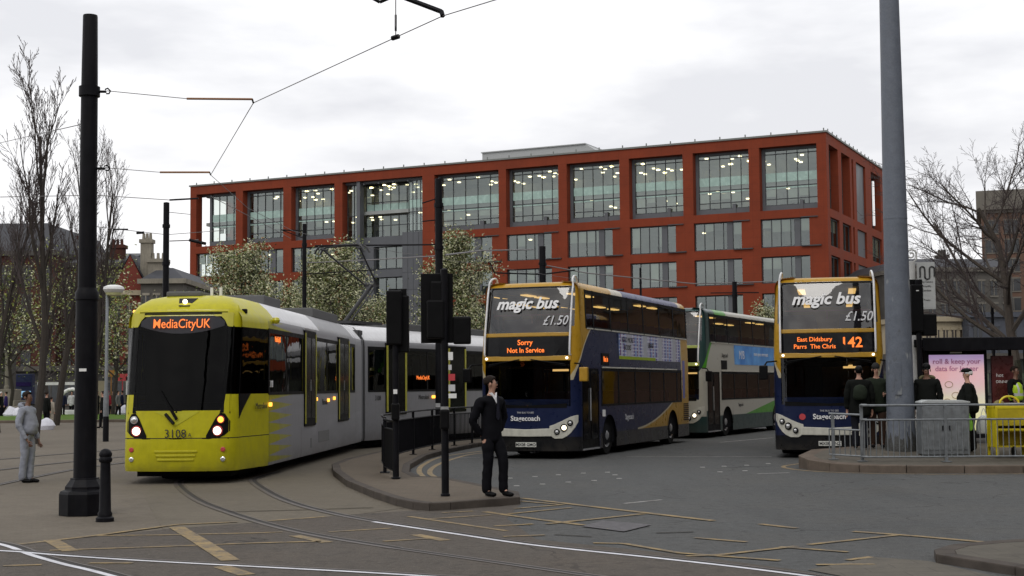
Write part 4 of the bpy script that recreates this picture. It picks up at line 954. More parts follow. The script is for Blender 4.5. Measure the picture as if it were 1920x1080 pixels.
# tram stop flag with scroll
t = empty('tram_stop_sign', (9.25, 32.6, .36), label='white banner with a looping letter m on a post with a scroll top', cat='sign')
MB().lathe([(.085, 0), (.08, 4.2), (.02, 4.21)], n=16).build('post', newmat('cream_post', (.5, .5, .48), .5, var=.12), t, smooth=True)
sp = [(math.cos(a)*(.13-.012*a), 0, 4.36+math.sin(a)*(.13-.012*a)) for a in [k*.35 for k in range(26)]]
MB().tube([(0, 0, 4.15)] + [(.12, 0, 4.25)] + sp[1:], .022, 6).build('scroll', nm('cream_post'), t, smooth=True)
b = MB().box(.12, .53, -.02, .02, 3.12, 4.15); b.box(.0, .53, -.015, .015, 4.15, 4.18); b.box(0, .53, -.015, .015, 3.09, 3.12); bn = b.build('banner', newmat('banner_grey', (.44, .45, .44), .5, var=.05), t)
for off, w in ((0, .028), (.055, .016)):
    r0 = .055; pts = []
    x0, zt, zb = .185, 4.02, 3.84
    pth = [(x0-.0-off*.4, zb), (x0-off*.4, zt)] + [(x0+r0+.0-(r0+off*.4)*math.cos(a), zt+(r0+off*.4)*math.sin(a)) for a in [k*.4 for k in range(1, 8)]] + [(x0+2*r0+off*.4, zb+.02)] if off == 0 else None
    if off: continue
    seq = []
    for k in range(3):
        cx = x0+r0+k*2*r0
        if k % 2 == 0: seq += [(cx-r0*math.cos(a), zt+r0*math.sin(a)) for a in [math.pi*q/8 for q in range(9)]]
        else: seq += [(cx-r0*math.cos(a), zb-r0*math.sin(a)) for a in [math.pi*q/8 for q in range(9)]]
    seq = [(x0, zb-.02)] + seq + [(x0+6*r0, zb+.0)]
    MB().tube([(x, -.024, z) for x, z in seq], .02, 6).build('letter_m', letterblack, bn); MB().tube([(x, -.03, z) for x, z in seq], .008, 6).build('letter_m_inline', lettergrey, bn)
for k, (s_, z) in enumerate((('City Centre', 3.72), ('Piccadilly', 3.62), ('Gardens', 3.52), ('Trams', 3.3))): text('sign_lettering', s_, .06, letterblack, bn, front_M(.33, -.024, z))
# shelter with lit poster
t = empty('bus_shelter', (11.1, 32.6, .36), label='dark flat-roofed bus shelter with a pink and yellow lit poster', cat='shelter')
b = MB(); b.prism([(-1.95, 0), (1.3, 0), (2.0, 1.6), (-1.2, 1.8)], 2.20, 2.38, M=Matrix.Translation((0, -.35, 0))); b.box(-1.75, 1.35, -.38, -.34, 2.12, 2.42); b.build('roof', black, t, bevel=.02)
b = MB()
for x in (-1.6, -.28+.1, .75, 1.3): b.box(x-.03, x+.03, .1, .16, 0, 2.2); b.box(x-.03, x+.03, 1.1, 1.16, 0, 2.2)
b.build('frame_posts', black, t)
fr = MB().box(-1.62, -.2, -.09, .08, .12, 2.13).build('poster_case', black, t, bevel=.02)
def poster(nt, vec, x, y, z):
    a = z.ss(.6, 1.95); c = mixc(nt, a, (.75, .72, .30), (.50, .33, .60)); c = mixc(nt, (a.ss(.35, .8)*(1-a.ss(.7, 1))*2)*.7, c, (.75, .42, .42))
    return mixc(nt, noise(nt, vec, 2, 2).ss(.3, .7)*.25, c, (.6, .6, .75))
pm = newmat('lit_poster', rough=.2, var=0, col=poster)
pb_ = pm.node_tree.nodes['Principled BSDF']; ln = pb_.inputs['Base Color'].links[0].from_socket; pm.node_tree.links.new(ln, pb_.inputs['Emission Color']); pb_.inputs['Emission Strength'].default_value = .5
po = MB().box(-1.54, -.28, -.1, -.09, .3, 2.03).build('lit_poster', pm, fr)
pink = newmat('pink_lettering', (.62, .22, .42), .5, var=0)
text('poster_lettering', 'roll & keep your\ndata for longer', .165, pink, po, front_M(-.91, -.104, 1.79), bold=.002)
for x, z in ((-1.1, 1.35), (-.95, 1.1), (-1.15, .95), (-.88, .88)): MB().tube([(x+.09*math.cos(a), -.105, z+.07*math.sin(a)) for a in [k*.5 for k in range(14)]], .008, 5).build('poster_drawing', newmat('ochre_line', (.5, .35, .2), .5) if 'ochre_line' not in bpy.data.materials else nm('ochre_line'), po)
text('shelter_lettering', 'adshelter', .05, whitep, fr, front_M(-.9, -.1, 2.08)) if 0 else MB().box(-1.05, -.78, -.105, -.09, 2.065, 2.095).build('name_strip', whitep, fr)
fr2 = MB().box(-.08, .42, -.02, .05, .3, 2.0).build('side_poster', newmat('dark_red_poster', (.09, .02, .02), .3, var=.3), t)
b = MB(); b.lathe([(.14, 0), (.14, .01)], M=Matrix.Translation((.06, -.025, .85)) @ Matrix.Rotation(R(90), 4, 'X'), n=20); b.build('poster_dish', newmat('dish_yellow', (.5, .42, .2), .5), fr2)
text('poster_lettering', 'hot', .12, whitep, fr2, front_M(.1, -.025, 1.55)); text('poster_lettering', 'DINNER', .09, whitep, fr2, front_M(.17, -.025, 1.4))
MB().box(.5, 1.25, .1, .12, .4, 1.9).build('glass_panel', glassmat('shelter_glass', (.75, .8, .75), 1.45), t)
MB().box(-1.3, 1.2, .9, 1.1, .42, .47).build('bench', greysteel, t)
# yellow newspaper stands
ysm = newmat('yellow_stand_paint', (.62, .50, .008), .45, var=.12, streak=.1); ysd = newmat('deep_yellow_panel', (.45, .35, .006), .6, var=.15)
paperm = newmat('newsprint', (.45, .42, .38), .8, var=.25, vs_=14)
def stand(loc, label, first=None, rz=0):
    t = empty('newspaper_stand', loc, rz, label=label, cat='newspaper stand', group='yellow newspaper stands')
    b = MB()
    for x in (-.35, .35):
        for y in (-.25, .25): b.box(x-.025, x+.025, y-.025, y+.025, 0, 1.02)
    b.box(-.375, .375, -.27, .27, .96, 1.02); b.box(-.375, .375, .24, .27, .18, 1.0); b.box(-.375, -.345, -.22, .24, .18, 1.0); b.box(.345, .375, -.22, .24, .18, 1.0); b.box(-.33, .33, -.27, -.25, .52, .56)
    b.build('frame', ysm, t, bevel=.008)
    b = MB(); b.box(-.34, .34, -.2, .238, .5, .54); b.box(-.345, .345, -.262, -.23, .62, .958); b.box(-.33, .33, .2, .236, .2, .5); b.box(-.34, .34, -.2, .236, .18, .21); b.build('shelf_panel', ysd, t)
    MB().lathe([(.1, -.02), (.1, .02), (.03, .03)], M=Matrix.Translation((0, -.2, .1)) @ Matrix.Rotation(R(90), 4, 'Y'), n=18).build('wheel', rubber, t)
    b = MB(); b.box(-.1, .3, -.2, .15, 1.021, 1.05); b.box(-.05, .28, -.18, .12, 1.05, 1.075, M=Matrix.Rotation(.06, 4, 'Z')); b.build('papers', paperm, t)
    MB().tube(cat3([(-.12, .2, 1.02), (-.1, .2, 1.12), (0, .2, 1.2), (.15, .2, 1.2), (.26, .2, 1.12), (.28, .2, 1.02)]), .022, 6).build('hoop', ysm, t)
    return t
stand((10.17, 29.1, .25), 'yellow newspaper stand nearer the utility cabinet, fully in view')
s = stand((10.98, 29.3, .26), 'yellow newspaper stand cut off by the right edge, with a patterned panel')
MB().box(-.33, .33, -.262, -.247, .2, .82).build('patterned_panel', newmat('orange_pattern', rough=.5, var=.1, col=lambda nt, v, x, y, z: mixc(nt, noise(nt, v, 16, 1).ss(.48, .52), (.5, .42, .05), (.42, .12, .02))), s)

# ------------------------------------------------------------------ tram wires
def wire(pts, r, label, rods=(), mat=None, name='overhead_wire'):
    m = MB(); m.tube(pts, r, 5); o = m.build(name, mat or wirem)
    for a, c, rr, mt in rods: MB().tube([a, c], rr, 6).build('insulator_rod', mt, o)
    return tag(o, label, 'overhead wire')
wirem = newmat('wire_copper', (.16, .15, .15), .6, .2); rodm = newmat('insulator', (.28, .13, .05), .5)
T = lambda px, py, z: tuple(G(px, py, z))
A, B_, Cc, Dd = T(475, 193, 6.0), T(742, 70, 6.0), T(830, 30, 6.0), T(1000, -22, 6.0)
c1 = T(395, 328, 6.0)
wire([c1, A, B_, Cc, Dd, (2.2, 13.9, 6.0), (6, 11.5, 6.0)], .0065, 'contact wire bending across the sky above the red building')
wire([c1, (-6.2, 33, 6.0), (-5.9, 38, 6.0), (-4.9, 41.6, 6.0), (-2, 47.4, 6.0), (3, 57, 6.0)], .0065, 'contact wire continuing above the tram roof to the pantograph')
hook = T(350, 185, 6.0)
wire([(-5.82, 20.14, 6.06), hook], .006, 'upper pull-off wire from the thick mast with an orange rod', rods=[(hook, T(473, 186, 6.03), .017, rodm), (T(473, 186, 6.03), A, .014, black)])
h2 = T(300, 323, 6.0); wire([(-5.82, 20.14, 4.94), h2], .006, 'lower pull-off wire from the thick mast with an orange rod', rods=[(h2, T(393, 323, 6.0), .02, rodm), (T(393, 323, 6.0), c1, .014, black)])
b1, b2 = tuple(D(742, -60, 17)), tuple(D(742, 66, 16.95))
wire([b1, b2], .007, 'short dropper wire hanging from above onto the contact wire', rods=[(tuple(D(742, 28, 16.98)), tuple(D(742, 58, 16.96)), .015, black), (tuple(D(735, 72, 16.95)), tuple(D(748, 68, 16.9)), .03, black)])
a1, a2 = tuple(D(690, -30, 16.4)), tuple(D(828, 22, 16))
wire([a1, a2], .03, 'thick slanting steady arm at the top edge above the contact wire', rods=[(a2, Cc, .03, black), (tuple(D(690, -8, 16)), tuple(D(712, 4, 16)), .02, black), (tuple(D(712, 4, 16)), tuple(D(740, -8, 16)), .02, black)], mat=black, name='steady_arm')
wire([tuple(D(-40, 290, 40)), tuple(D(0, 268, 38)), tuple(D(158, 232, 20.3))], .008, 'thin wire running left from the thick mast into the bare trees')
wire([tuple(D(-30, 370, 44)), tuple(D(180, 366, 44)), tuple(D(318, 375, 44))], .012, 'span wire passing above the black mast behind the tram cab', rods=[(tuple(D(318, 375, 44)), tuple(D(372, 372, 44)), .03, black)])
wire([tuple(D(180, 425, 52)), tuple(D(312, 440, 52)), tuple(D(420, 432, 52))], .012, 'sagging wire left of the black mast with small fittings', rods=[(tuple(D(256, 437, 52)), tuple(D(270, 436, 52)), .05, black), (tuple(D(212, 430, 52)), tuple(D(240, 430, 52)), .03, black)])
wire([tuple(D(318, 398, 50)), tuple(D(357, 402, 52))], .012, 'short wire from the top of the black mast to the building edge')
wire([tuple(D(318, 452, 50)), tuple(D(372, 450, 50))], .02, 'lower short wire from the black mast with a dark clamp', rods=[(tuple(D(355, 450, 50)), tuple(D(386, 457, 50)), .06, black)])
wire([tuple(D(395, 368, 47)), tuple(D(480, 412, 55)), tuple(D(545, 447, 64))], .012, 'thin wire slanting across the left bays of the red building')
wire([tuple(D(575, 493, 55)), tuple(D(700, 487, 48)), tuple(D(816, 480, 42))], .02, 'span wire from the thin mast to the mast behind the signals')
wire([tuple(D(835, 478, 42)), tuple(D(900, 470, 60)), tuple(D(1000, 468, 70))], .03, 'span wire from the mast behind the signals towards the bus roof')
wire([tuple(D(1020, 497, 70)), tuple(D(1100, 512, 70)), tuple(D(1300, 532, 70)), tuple(D(1450, 528, 70))], .03, 'span wire low across the red building above the buses')
# ------------------------------------------------------------------ people
def skin_mesh(name, nodes, edges, mat, parent, sub=2, root=0, loc=None, rz=0):
    """nodes: {key: (pos, radius or (rx, ry))}. One continuous skinned surface."""
    ks = list(nodes); ix = {k: i for i, k in enumerate(ks)}
    me = bpy.data.meshes.new(name+'_skeleton'); me.from_pydata([nodes[k][0] for k in ks], [(ix[a], ix[b]) for a, b in edges], [])
    o = bpy.data.objects.new(name, me); C.objects.link(o)
    md = o.modifiers.new('skin', 'SKIN'); md.use_smooth_shade = True; md.branch_smoothing = .6
    for i, k in enumerate(ks):
        r = nodes[k][1]; r = r if isinstance(r, tuple) else (r, r)
        me.skin_vertices[0].data[i].radius = r; me.skin_vertices[0].data[i].use_root = (i == root)
    sb = o.modifiers.new('sub', 'SUBSURF'); sb.levels = sub; sb.render_levels = sub
    bpy.context.view_layer.update()
    m2 = bpy.data.meshes.new_from_object(o.evaluated_get(bpy.context.evaluated_depsgraph_get()))
    bpy.data.objects.remove(o); bpy.data.meshes.remove(me)
    if name not in ('body', 'shoe') and sub > 1:      # cloth folds
        nn = [v.normal.copy() for v in m2.vertices]
        for v, q_ in zip(m2.vertices, nn):
            c = v.co; k_ = mnoise.noise(Vector((c.x*7, c.y*7, c.z*13+len(name)))) + .6*mnoise.noise(Vector((c.x*16, c.y*16, c.z*26)))
            v.co = c + q_*k_*(.008 if name == 'trousers' else .016)
    m2.name = name; m2.materials.clear(); m2.materials.append(mat); m2.polygons.foreach_set('use_smooth', [True]*len(m2.polygons))
    q = bpy.data.objects.new(name, m2); C.objects.link(q)
    if parent: q.parent = parent
    if loc is not None: q.location = loc; q.rotation_euler = (0, 0, rz)
    return q
V = lambda *a: Vector(a)
def cloth(name, c, rough=.85): return newmat(name, c, rough, spec=.08, var=.22, vs_=7, bump=.3, bscale=14)
def person(loc, rz, label, H=1.78, top=('jacket', None), legs=None, shoes=None, hair=None, hairm_=None, skinm=None, stance=((-.1, 0), (.1, 0)), knees=(0, 0), hands=None, elbows=None,
           belly=0, headturn=0, coat_len=.84, bulk=1.0, group=None, far=False, hood=None, shirt=None, hat=None, lean=0, wide=1.0):
    """faces -y in its own space, +x on the viewer's right when rz=0"""
    s = H/1.78; sk = skinm or skin; root = empty('person', loc, rz, label=label, cat='person', group=group)
    root.scale = (s, s, s)
    sub = 1 if far else 2
    hw = .09*wide; sw = .185*wide
    pel = V(0, 0, .95); chest = V(0, -.01+lean*.4, 1.28); neck = V(0, .0+lean, 1.49); hd = V(0, -.01+lean, 1.56)
    N = {'pel': (pel, (.13*wide, .1)), 'waist': (V(0, -belly*.3+lean*.2, 1.1), (.125*wide, .1+belly*.4)), 'chest': (chest, (.15*wide, .105)), 'neckb': (V(0, .01+lean, 1.44), .065), 'neck': (V(0, .005+lean, 1.52), .052)}
    E_ = [('pel', 'waist'), ('waist', 'chest'), ('chest', 'neckb'), ('neckb', 'neck')]
    ct, st = math.cos(headturn), math.sin(headturn)
    def hp(x, y, z): return V(x*ct - y*st, x*st + y*ct + lean, z)
    N.update({'jaw': (hp(0, -.025, 1.575), (.052, .058)), 'cheek': (hp(0, -.012, 1.63), (.070, .084)), 'brow': (hp(0, .002, 1.69), (.073, .092)), 'crown': (hp(0, .01, 1.745), (.05, .062)),
              'nose': (hp(0, -.086, 1.645), .010), 'nose2': (hp(0, -.098, 1.628), .009)})
    E_ += [('neck', 'jaw'), ('jaw', 'cheek'), ('cheek', 'brow'), ('brow', 'crown'), ('cheek', 'nose'), ('nose', 'nose2')]
    for i, sx in enumerate((-1, 1)):
        fx, fy = stance[i]; kb = knees[i]
        hip = V(sx*hw, 0, .92); ank = V(fx, fy, .09); kn = (hip+ank)/2 + V(0, -.03-kb, .02)
        N.update({'hip%d' % i: (hip, .09), 'th%d' % i: (hip.lerp(kn, .45), .082), 'kn%d' % i: (kn, .058), 'ca%d' % i: (kn.lerp(ank, .35)+V(0, .012, 0), .055), 'an%d' % i: (ank, .032), 'he%d' % i: (ank+V(0, .03, -.05), .026), 'to%d' % i: (ank+V(0, -.12, -.06), (.026, .016))})
        E_ += [('pel', 'hip%d' % i), ('hip%d' % i, 'th%d' % i), ('th%d' % i, 'kn%d' % i), ('kn%d' % i, 'ca%d' % i), ('ca%d' % i, 'an%d' % i), ('an%d' % i, 'he%d' % i), ('an%d' % i, 'to%d' % i)]
        sh = V(sx*sw, .01+lean*.9, 1.42); ha = V(*(hands[i] if hands else (sx*(sw+.05), -.04, .82))); 
        el = V(*(elbows[i])) if elbows and elbows[i] else (sh+ha)/2 + V(sx*.03, .045, -.01)
        N.update({'sh%d' % i: (sh, .05), 'ua%d' % i: (sh.lerp(el, .5), .048), 'el%d' % i: (el, .04), 'fa%d' % i: (el.lerp(ha, .4), .037), 'wr%d' % i: (ha, .026)})
        E_ += [('neckb', 'sh%d' % i), ('sh%d' % i, 'ua%d' % i), ('ua%d' % i, 'el%d' % i), ('el%d' % i, 'fa%d' % i), ('fa%d' % i, 'wr%d' % i)]
        d = (ha-el).normalized(); side = d.cross(V(sx, 0, 0)).normalized() if abs(d.x) < .9 else V(0, -1, 0); nrm = d.cross(side).normalized()
        pm_ = ha + d*.05; N['pa%d' % i] = (pm_, (.034, .018)); N['pb%d' % i] = (pm_+d*.035, (.036, .016)); E_ += [('wr%d' % i, 'pa%d' % i), ('pa%d' % i, 'pb%d' % i)]
        if not far:
            for f, (o_, l) in enumerate(((-.028, .066), (-.009, .076), (.01, .07), (.028, .054))):
                b0 = pm_ + d*.045 + side*o_; curl = nrm*(-sx)
                m1 = b0 + d*l*.45; m2_ = m1 + (d*.75+curl*.6).normalized()*l*.32; m3 = m2_ + (d*.4+curl*.9).normalized()*l*.28
                for nn, p, r in (('a', b0+d*.012, .010), ('b', m1, .009), ('c', m2_, .0085), ('d', m3, .007)): N['f%d%d%s' % (i, f, nn)] = (p, r)
                E_ += [('pb%d' % i, 'f%d%da' % (i, f)), ('f%d%da' % (i, f), 'f%d%db' % (i, f)), ('f%d%db' % (i, f), 'f%d%dc' % (i, f)), ('f%d%dc' % (i, f), 'f%d%dd' % (i, f))]
            t1 = pm_ - side*.04 + d*.01; t2 = t1 - side*.012 + d*.03; t3 = t2 + d*.028
            for nn, p, r in (('a', t1, .012), ('b', t2, .011), ('c', t3, .008)): N['t%d%s' % (i, nn)] = (p, r)
            E_ += [('pa%d' % i, 't%da' % i), ('t%da' % i, 't%db' % i), ('t%db' % i, 't%dc' % i)]
    skin_mesh('body', N, E_, sk, root, sub)
    # trousers
    tm = legs or cloth('dark_trousers', (.012, .013, .018))
    T_ = {'pel': (pel+V(0, 0, .02), (.155*wide, .12+belly*.25)), 'wst': (V(0, -belly*.15, 1.06), (.15*wide, .11+belly*.3))}; TE = [('pel', 'wst')]
    for i in (0, 1):
        for k, r in (('hip', .108), ('th', .1), ('kn', .078), ('ca', .074), ('an', .072)): p = N['%s%d' % (k, i)][0]; T_['%s%d' % (k, i)] = (p + (V(0, .01, -.06) if k == 'an' else V(0, 0, 0)), r*(.6+.4*bulk))
        TE += [('pel', 'hip%d' % i), ('hip%d' % i, 'th%d' % i), ('th%d' % i, 'kn%d' % i), ('kn%d' % i, 'ca%d' % i), ('ca%d' % i, 'an%d' % i)]
    skin_mesh('trousers', T_, TE, tm, root, sub)
    # jacket
    J = {'hem': (V(0, -belly*.2+.0, coat_len), (.175*wide*bulk, .135*bulk+belly*.3)), 'hip': (V(0, -belly*.25, coat_len+.1), (.172*wide*bulk, .135*bulk+belly*.4)), 'waist': (V(0, -belly*.45+lean*.2, 1.12), (.165*wide*bulk, .13*bulk+belly*.6)), 'chest': (V(0, -belly*.15+lean*.4, 1.29), (.185*wide*bulk, .135*bulk+belly*.2)),
         'sho': (V(0, .012+lean, 1.415), (.15*wide, .10)), 'col': (V(0, .014+lean, 1.49), (.075, .07))}
    JE = [('hem', 'hip'), ('hip', 'waist'), ('waist', 'chest'), ('chest', 'sho'), ('sho', 'col')]
    for i, sx in enumerate((-1, 1)):
        for k, r in (('sh', .082), ('ua', .072), ('el', .062), ('fa', .056)): J['%s%d' % (k, i)] = (N['%s%d' % (k, i)][0], r*(.5+.5*bulk))
        w = N['wr%d' % i][0]; e = N['el%d' % i][0]; J['wr%d' % i] = (w - (w-e).normalized()*.015, .045*(.5+.5*bulk))
        JE += [('sho', 'sh%d' % i), ('sh%d' % i, 'ua%d' % i), ('ua%d' % i, 'el%d' % i), ('el%d' % i, 'fa%d' % i), ('fa%d' % i, 'wr%d' % i)]
    skin_mesh(top[0], J, JE, top[1] or cloth('dark_jacket', (.01, .01, .013)), root, sub)
    # shoes
    for i in (0, 1):
        a = N['an%d' % i][0]
        skin_mesh('shoe', {'h': (a+V(0, .045, -.045), (.048, .044)), 'm': (a+V(0, -.07, -.046), (.052, .046)), 't': (a+V(0, -.2, -.060), (.046, .032)), 'u': (a+V(0, .01, .01), .055)}, [('h', 'm'), ('m', 't'), ('h', 'u')], shoes or nm('black_plastic'), root, 1)
    # hair: a cap over the skull, open at the face
    if hair != 'none' and not (hat and hat[0] == 'beanie'):
        hm = hairm_ or hairm; bm = bmesh.new(); bmesh.ops.create_icosphere(bm, subdivisions=3, radius=1)
        for v in bm.verts:
            c = v.co.copy(); rr = 1 + .07*math.sin(c.x*13+c.z*9)*math.cos(c.y*11+c.z*7)
            v.co = V(c.x*.083*rr, c.y*.103*rr+.012, c.z*.088*rr + 1.695)
        dele = [v for v in bm.verts if (v.co.y < -.045 and v.co.z < 1.725) or v.co.z < 1.635 + (0 if hair != 'long' else -.1) or (v.co.y < -.0 and v.co.z < 1.665 and abs(v.co.x) > .05)]
        bmesh.ops.delete(bm, geom=dele, context='VERTS'); bmesh.ops.solidify(bm, geom=bm.faces[:], thickness=.012)
        for v in bm.verts: v.co = hp(v.co.x, v.co.y, v.co.z)
        me = bpy.data.meshes.new('hair'); bm.to_mesh(me); bm.free(); me.materials.append(hm); me.polygons.foreach_set('use_smooth', [True]*len(me.polygons))
        h = bpy.data.objects.new('hair', me); C.objects.link(h); h.parent = root
    if not far:
        b = MB()
        for sx in (-1, 1):
            p = hp(sx*.031, -.083, 1.665); b.lathe([(.001, -.008), (.011, -.004), (.013, 0), (.011, .004), (.001, .008)], c=tuple(p), n=10)
            b.tube([tuple(hp(sx*.016, -.098, 1.684)), tuple(hp(sx*.048, -.084, 1.684))], .005, 5)
        b.build('eyes', letterblack, root)
        b = MB(); b.tube([tuple(hp(-.024, -.083, 1.600)), tuple(hp(0, -.091, 1.599)), tuple(hp(.024, -.083, 1.600))], .006, 6); b.build('mouth', newmat('lips', (.25, .09, .07), .5) if 'lips' not in bpy.data.materials else nm('lips'), root)
        for sx in (-1, 1): MB().lathe([(.001, -.01), (.02, -.008), (.028, 0), (.02, .008), (.001, .01)], M=Matrix.Translation(hp(sx*.078, .012, 1.65)) @ Matrix.Rotation(R(90), 4, 'Y'), n=12).build('ear', sk, root, smooth=True)
    if hat:
        kind, hm2 = hat; bm = bmesh.new(); bmesh.ops.create_icosphere(bm, subdivisions=3, radius=1)
        z0, sy = (1.72, 1.0) if kind == 'beanie' else (1.735, 1.12)
        for v in bm.verts:
            c = v.co.copy(); v.co = hp(c.x*.086*(1.15 if kind == 'cap' else 1), c.y*.105*sy+(.0 if kind == 'beanie' else -.012), z0 + max(-.5, c.z)*(.09 if kind == 'beanie' else .062))
        me = bpy.data.meshes.new('hat'); bm.to_mesh(me); bm.free(); me.materials.append(hm2); me.polygons.foreach_set('use_smooth', [True]*len(me.polygons))
        h = bpy.data.objects.new('hat', me); C.objects.link(h); h.parent = root
        if kind == 'cap': MB().prism([tuple(hp(x, y, 0))[:2] for x, y in ((-.07, -.09), (-.05, -.15), (0, -.165), (.05, -.15), (.07, -.09))], 1.71, 1.725).build('cap_peak', hm2, root, bevel=.004)
    if shirt:
        col_, tie = shirt
        fr = math.copysign(1, 1)
        b = MB()
        for sx in (-1, 1): b.add([(sx*.004, -.125+lean, 1.37), (sx*.04, -.085+lean, 1.47), (sx*.065, -.02+lean, 1.52), (sx*.05, -.075+lean, 1.53), (0.0, -.12+lean, 1.46)], [(0, 1, 2, 3, 4)] if sx > 0 else [(4, 3, 2, 1, 0)])
        o = b.build('shirt_collar', col_, root)
        m = o.modifiers.new('solid', 'SOLIDIFY'); m.thickness = .012
        MB().prism([(-.014, 1.47), (.014, 1.47), (.012, 1.44), (.03, 1.16), (0, 1.12), (-.03, 1.16), (-.012, 1.44)], 0, .012, M=Matrix.Translation((0, -.15+lean, 0)) @ Matrix.Rotation(R(90), 4, 'X')).build('tie', tie, root)
    if hood:
        bm = bmesh.new(); 
        t_ = MB(); t_.tube([(.13*math.cos(a), .07+lean-.10*abs(math.cos(a))*0+.05*math.sin(a), 1.49+.03*math.sin(a)) for a in [k*math.pi/10-.3 for k in range(14)]], .045, 8); t_.build('hood', hood, root, smooth=True); bm.free()
    return root
suitm = cloth('suit_black', (.006, .006, .008), .8); greysw = cloth('grey_tracksuit', (.27, .285, .33), .9); whitecl = cloth('white_shirt', (.7, .7, .72))
person((-.33, 21.32, .12), R(42), 'man in a black suit and tie standing on the kerb, looking sideways', 1.80, ('suit_jacket', suitm), suitm, stance=((-.1, .0), (.1, -.16)), knees=(.01, .05), headturn=R(48),
       hands=((-.13, .05, .88), (.14, .03, .90)), elbows=((-.30, .10, 1.10), (.31, .08, 1.12)), coat_len=.76, shirt=(whitecl, cloth('dark_tie', (.02, .02, .03))), wide=.98, bulk=1.1)
person((-9.33, 27.25, 0), R(78), 'heavily built man in a pale grey tracksuit standing in profile at the left', 1.75, ('hooded_top', greysw), greysw, stance=((-.05, .06), (.06, -.04)), belly=.10, coat_len=.92, bulk=1.1, wide=1.0,
       hands=((-.2, -.12, .83), (.2, -.13, .82)), elbows=((-.26, .04, 1.12), (.26, .04, 1.12)), skinm=skind, shirt=None, hood=greysw)
darkgreen = cloth('olive_coat', (.02, .026, .018)); blackc = cloth('black_coat', (.008, .009, .008)); 
person((8.0, 31.2, .34), R(-12), 'person in dark beanie and olive coat facing us, left of the grey column', 1.84, ('coat', darkgreen), cloth('brown_trousers', (.05, .03, .022)), hat=('beanie', cloth('grey_beanie', (.03, .03, .03))), coat_len=.72, wide=1.1,
       hands=((-.2, -.1, .9), (.16, -.26, 1.14)), elbows=(None, (.25, -.0, 1.14)), headturn=R(10), bulk=1.25)
p = person((7.55, 30.9, .34), R(170), 'person in a black coat with a dark green backpack, back turned, before the 142 bus', 1.80, ('coat', blackc), None, coat_len=.66, bulk=1.3, wide=1.15, hairm_=nm('black_plastic'), hair='long')
skin_mesh('backpack', {'a': (V(0, .24, 1.02), (.16, .1)), 'b': (V(0, .25, 1.2), (.17, .12)), 'c': (V(0, .22, 1.38), (.13, .08))}, [('a', 'b'), ('b', 'c')], darkgreen, p, 2)
person((8.88, 30.4, .31), R(-25), 'person in a black parka with a fur-edged hood behind the utility cabinet', 1.84, ('parka', blackc), None, coat_len=.72, bulk=1.2, wide=1.12, skinm=skind, hood=cloth('fur_trim', (.12, .11, .06)), hat=('beanie', nm('black_plastic')), hairm_=nm('black_plastic'))
old = person((9.62, 29.85, .29), R(-115), 'elderly man in a black jacket and flat cap carrying carrier bags', 1.75, ('jacket', blackc), suitm, coat_len=.80, bulk=1.38, wide=1.2, hat=('cap', nm('black_plastic')), hairm_=newmat('white_hair', (.6, .6, .6), .8),
       hands=((-.3, .02, .82), (.3, .0, .80)), stance=((-.09, .02), (.1, -.05)), lean=-.04, belly=.13)
def bag(name, loc, mat, label, h=.42, w=.3, rz=0):
    m = MB(); n = 10
    for q in range(n):
        pass
    m.prism([(-w*.5, 0), (w*.48, .01), (w*.52, h*.4), (w*.38, h*.8), (w*.12, h*.95), (-w*.12, h*.94), (-w*.42, h*.78), (-w*.55, h*.38)], -.09, .09, M=Matrix.Rotation(R(90), 4, 'X'))
    o = m.build(name, mat, bevel=.05, smooth=True); h_ = MB().tube(cat3([(-.06, 0, h*.9), (-.03, 0, h*1.15), (0, 0, h*1.28), (.03, 0, h*1.15), (.06, 0, h*.9)]), .008, 5); h_.build('bag_handle', mat, o)
    o.location = loc; o.rotation_euler = (0, 0, rz); return tag(o, label, 'bag', 'carrier bags held by the elderly man')
bag('carrier_bag', (9.45, 29.55, .74), newmat('lime_plastic', (.20, .48, .06), .35, var=.2), 'lime green carrier bag hanging beside the elderly man, against the cabinet', .36, .2)
bag('carrier_bag', (9.98, 30.1, .66), newmat('white_plastic', (.6, .64, .66), .35, var=.1), 'white and teal carrier bag hanging on the right of the elderly man', .42, .3)
hv = newmat('hi_vis', rough=.7, var=.15, col=lambda nt, v, x, y, z: mixc(nt, ((z-1.12).abs() < .03) | ((x.abs()-.1).abs() < .022) & (z > 1.1), (.42, .62, .02), (.5, .52, .5)))
w_ = person((11.42, 32.2, .36), R(40), 'worker in a yellow hi-vis vest over black sleeves at the right edge', 1.76, ('jumper', blackc), None, skinm=skind, hands=((-.26, -.1, 1.0), (.28, -.1, 1.0)), bulk=1.05)
J = {'a': (V(0, 0, .92), (.205, .165)), 'b': (V(0, 0, 1.12), (.205, .17)), 'c': (V(0, 0, 1.3), (.215, .165)), 'd': (V(0, .01, 1.43), (.12, .1))}
skin_mesh('safety_vest', J, [('a', 'b'), ('b', 'c'), ('c', 'd')], hv, w_, 2)
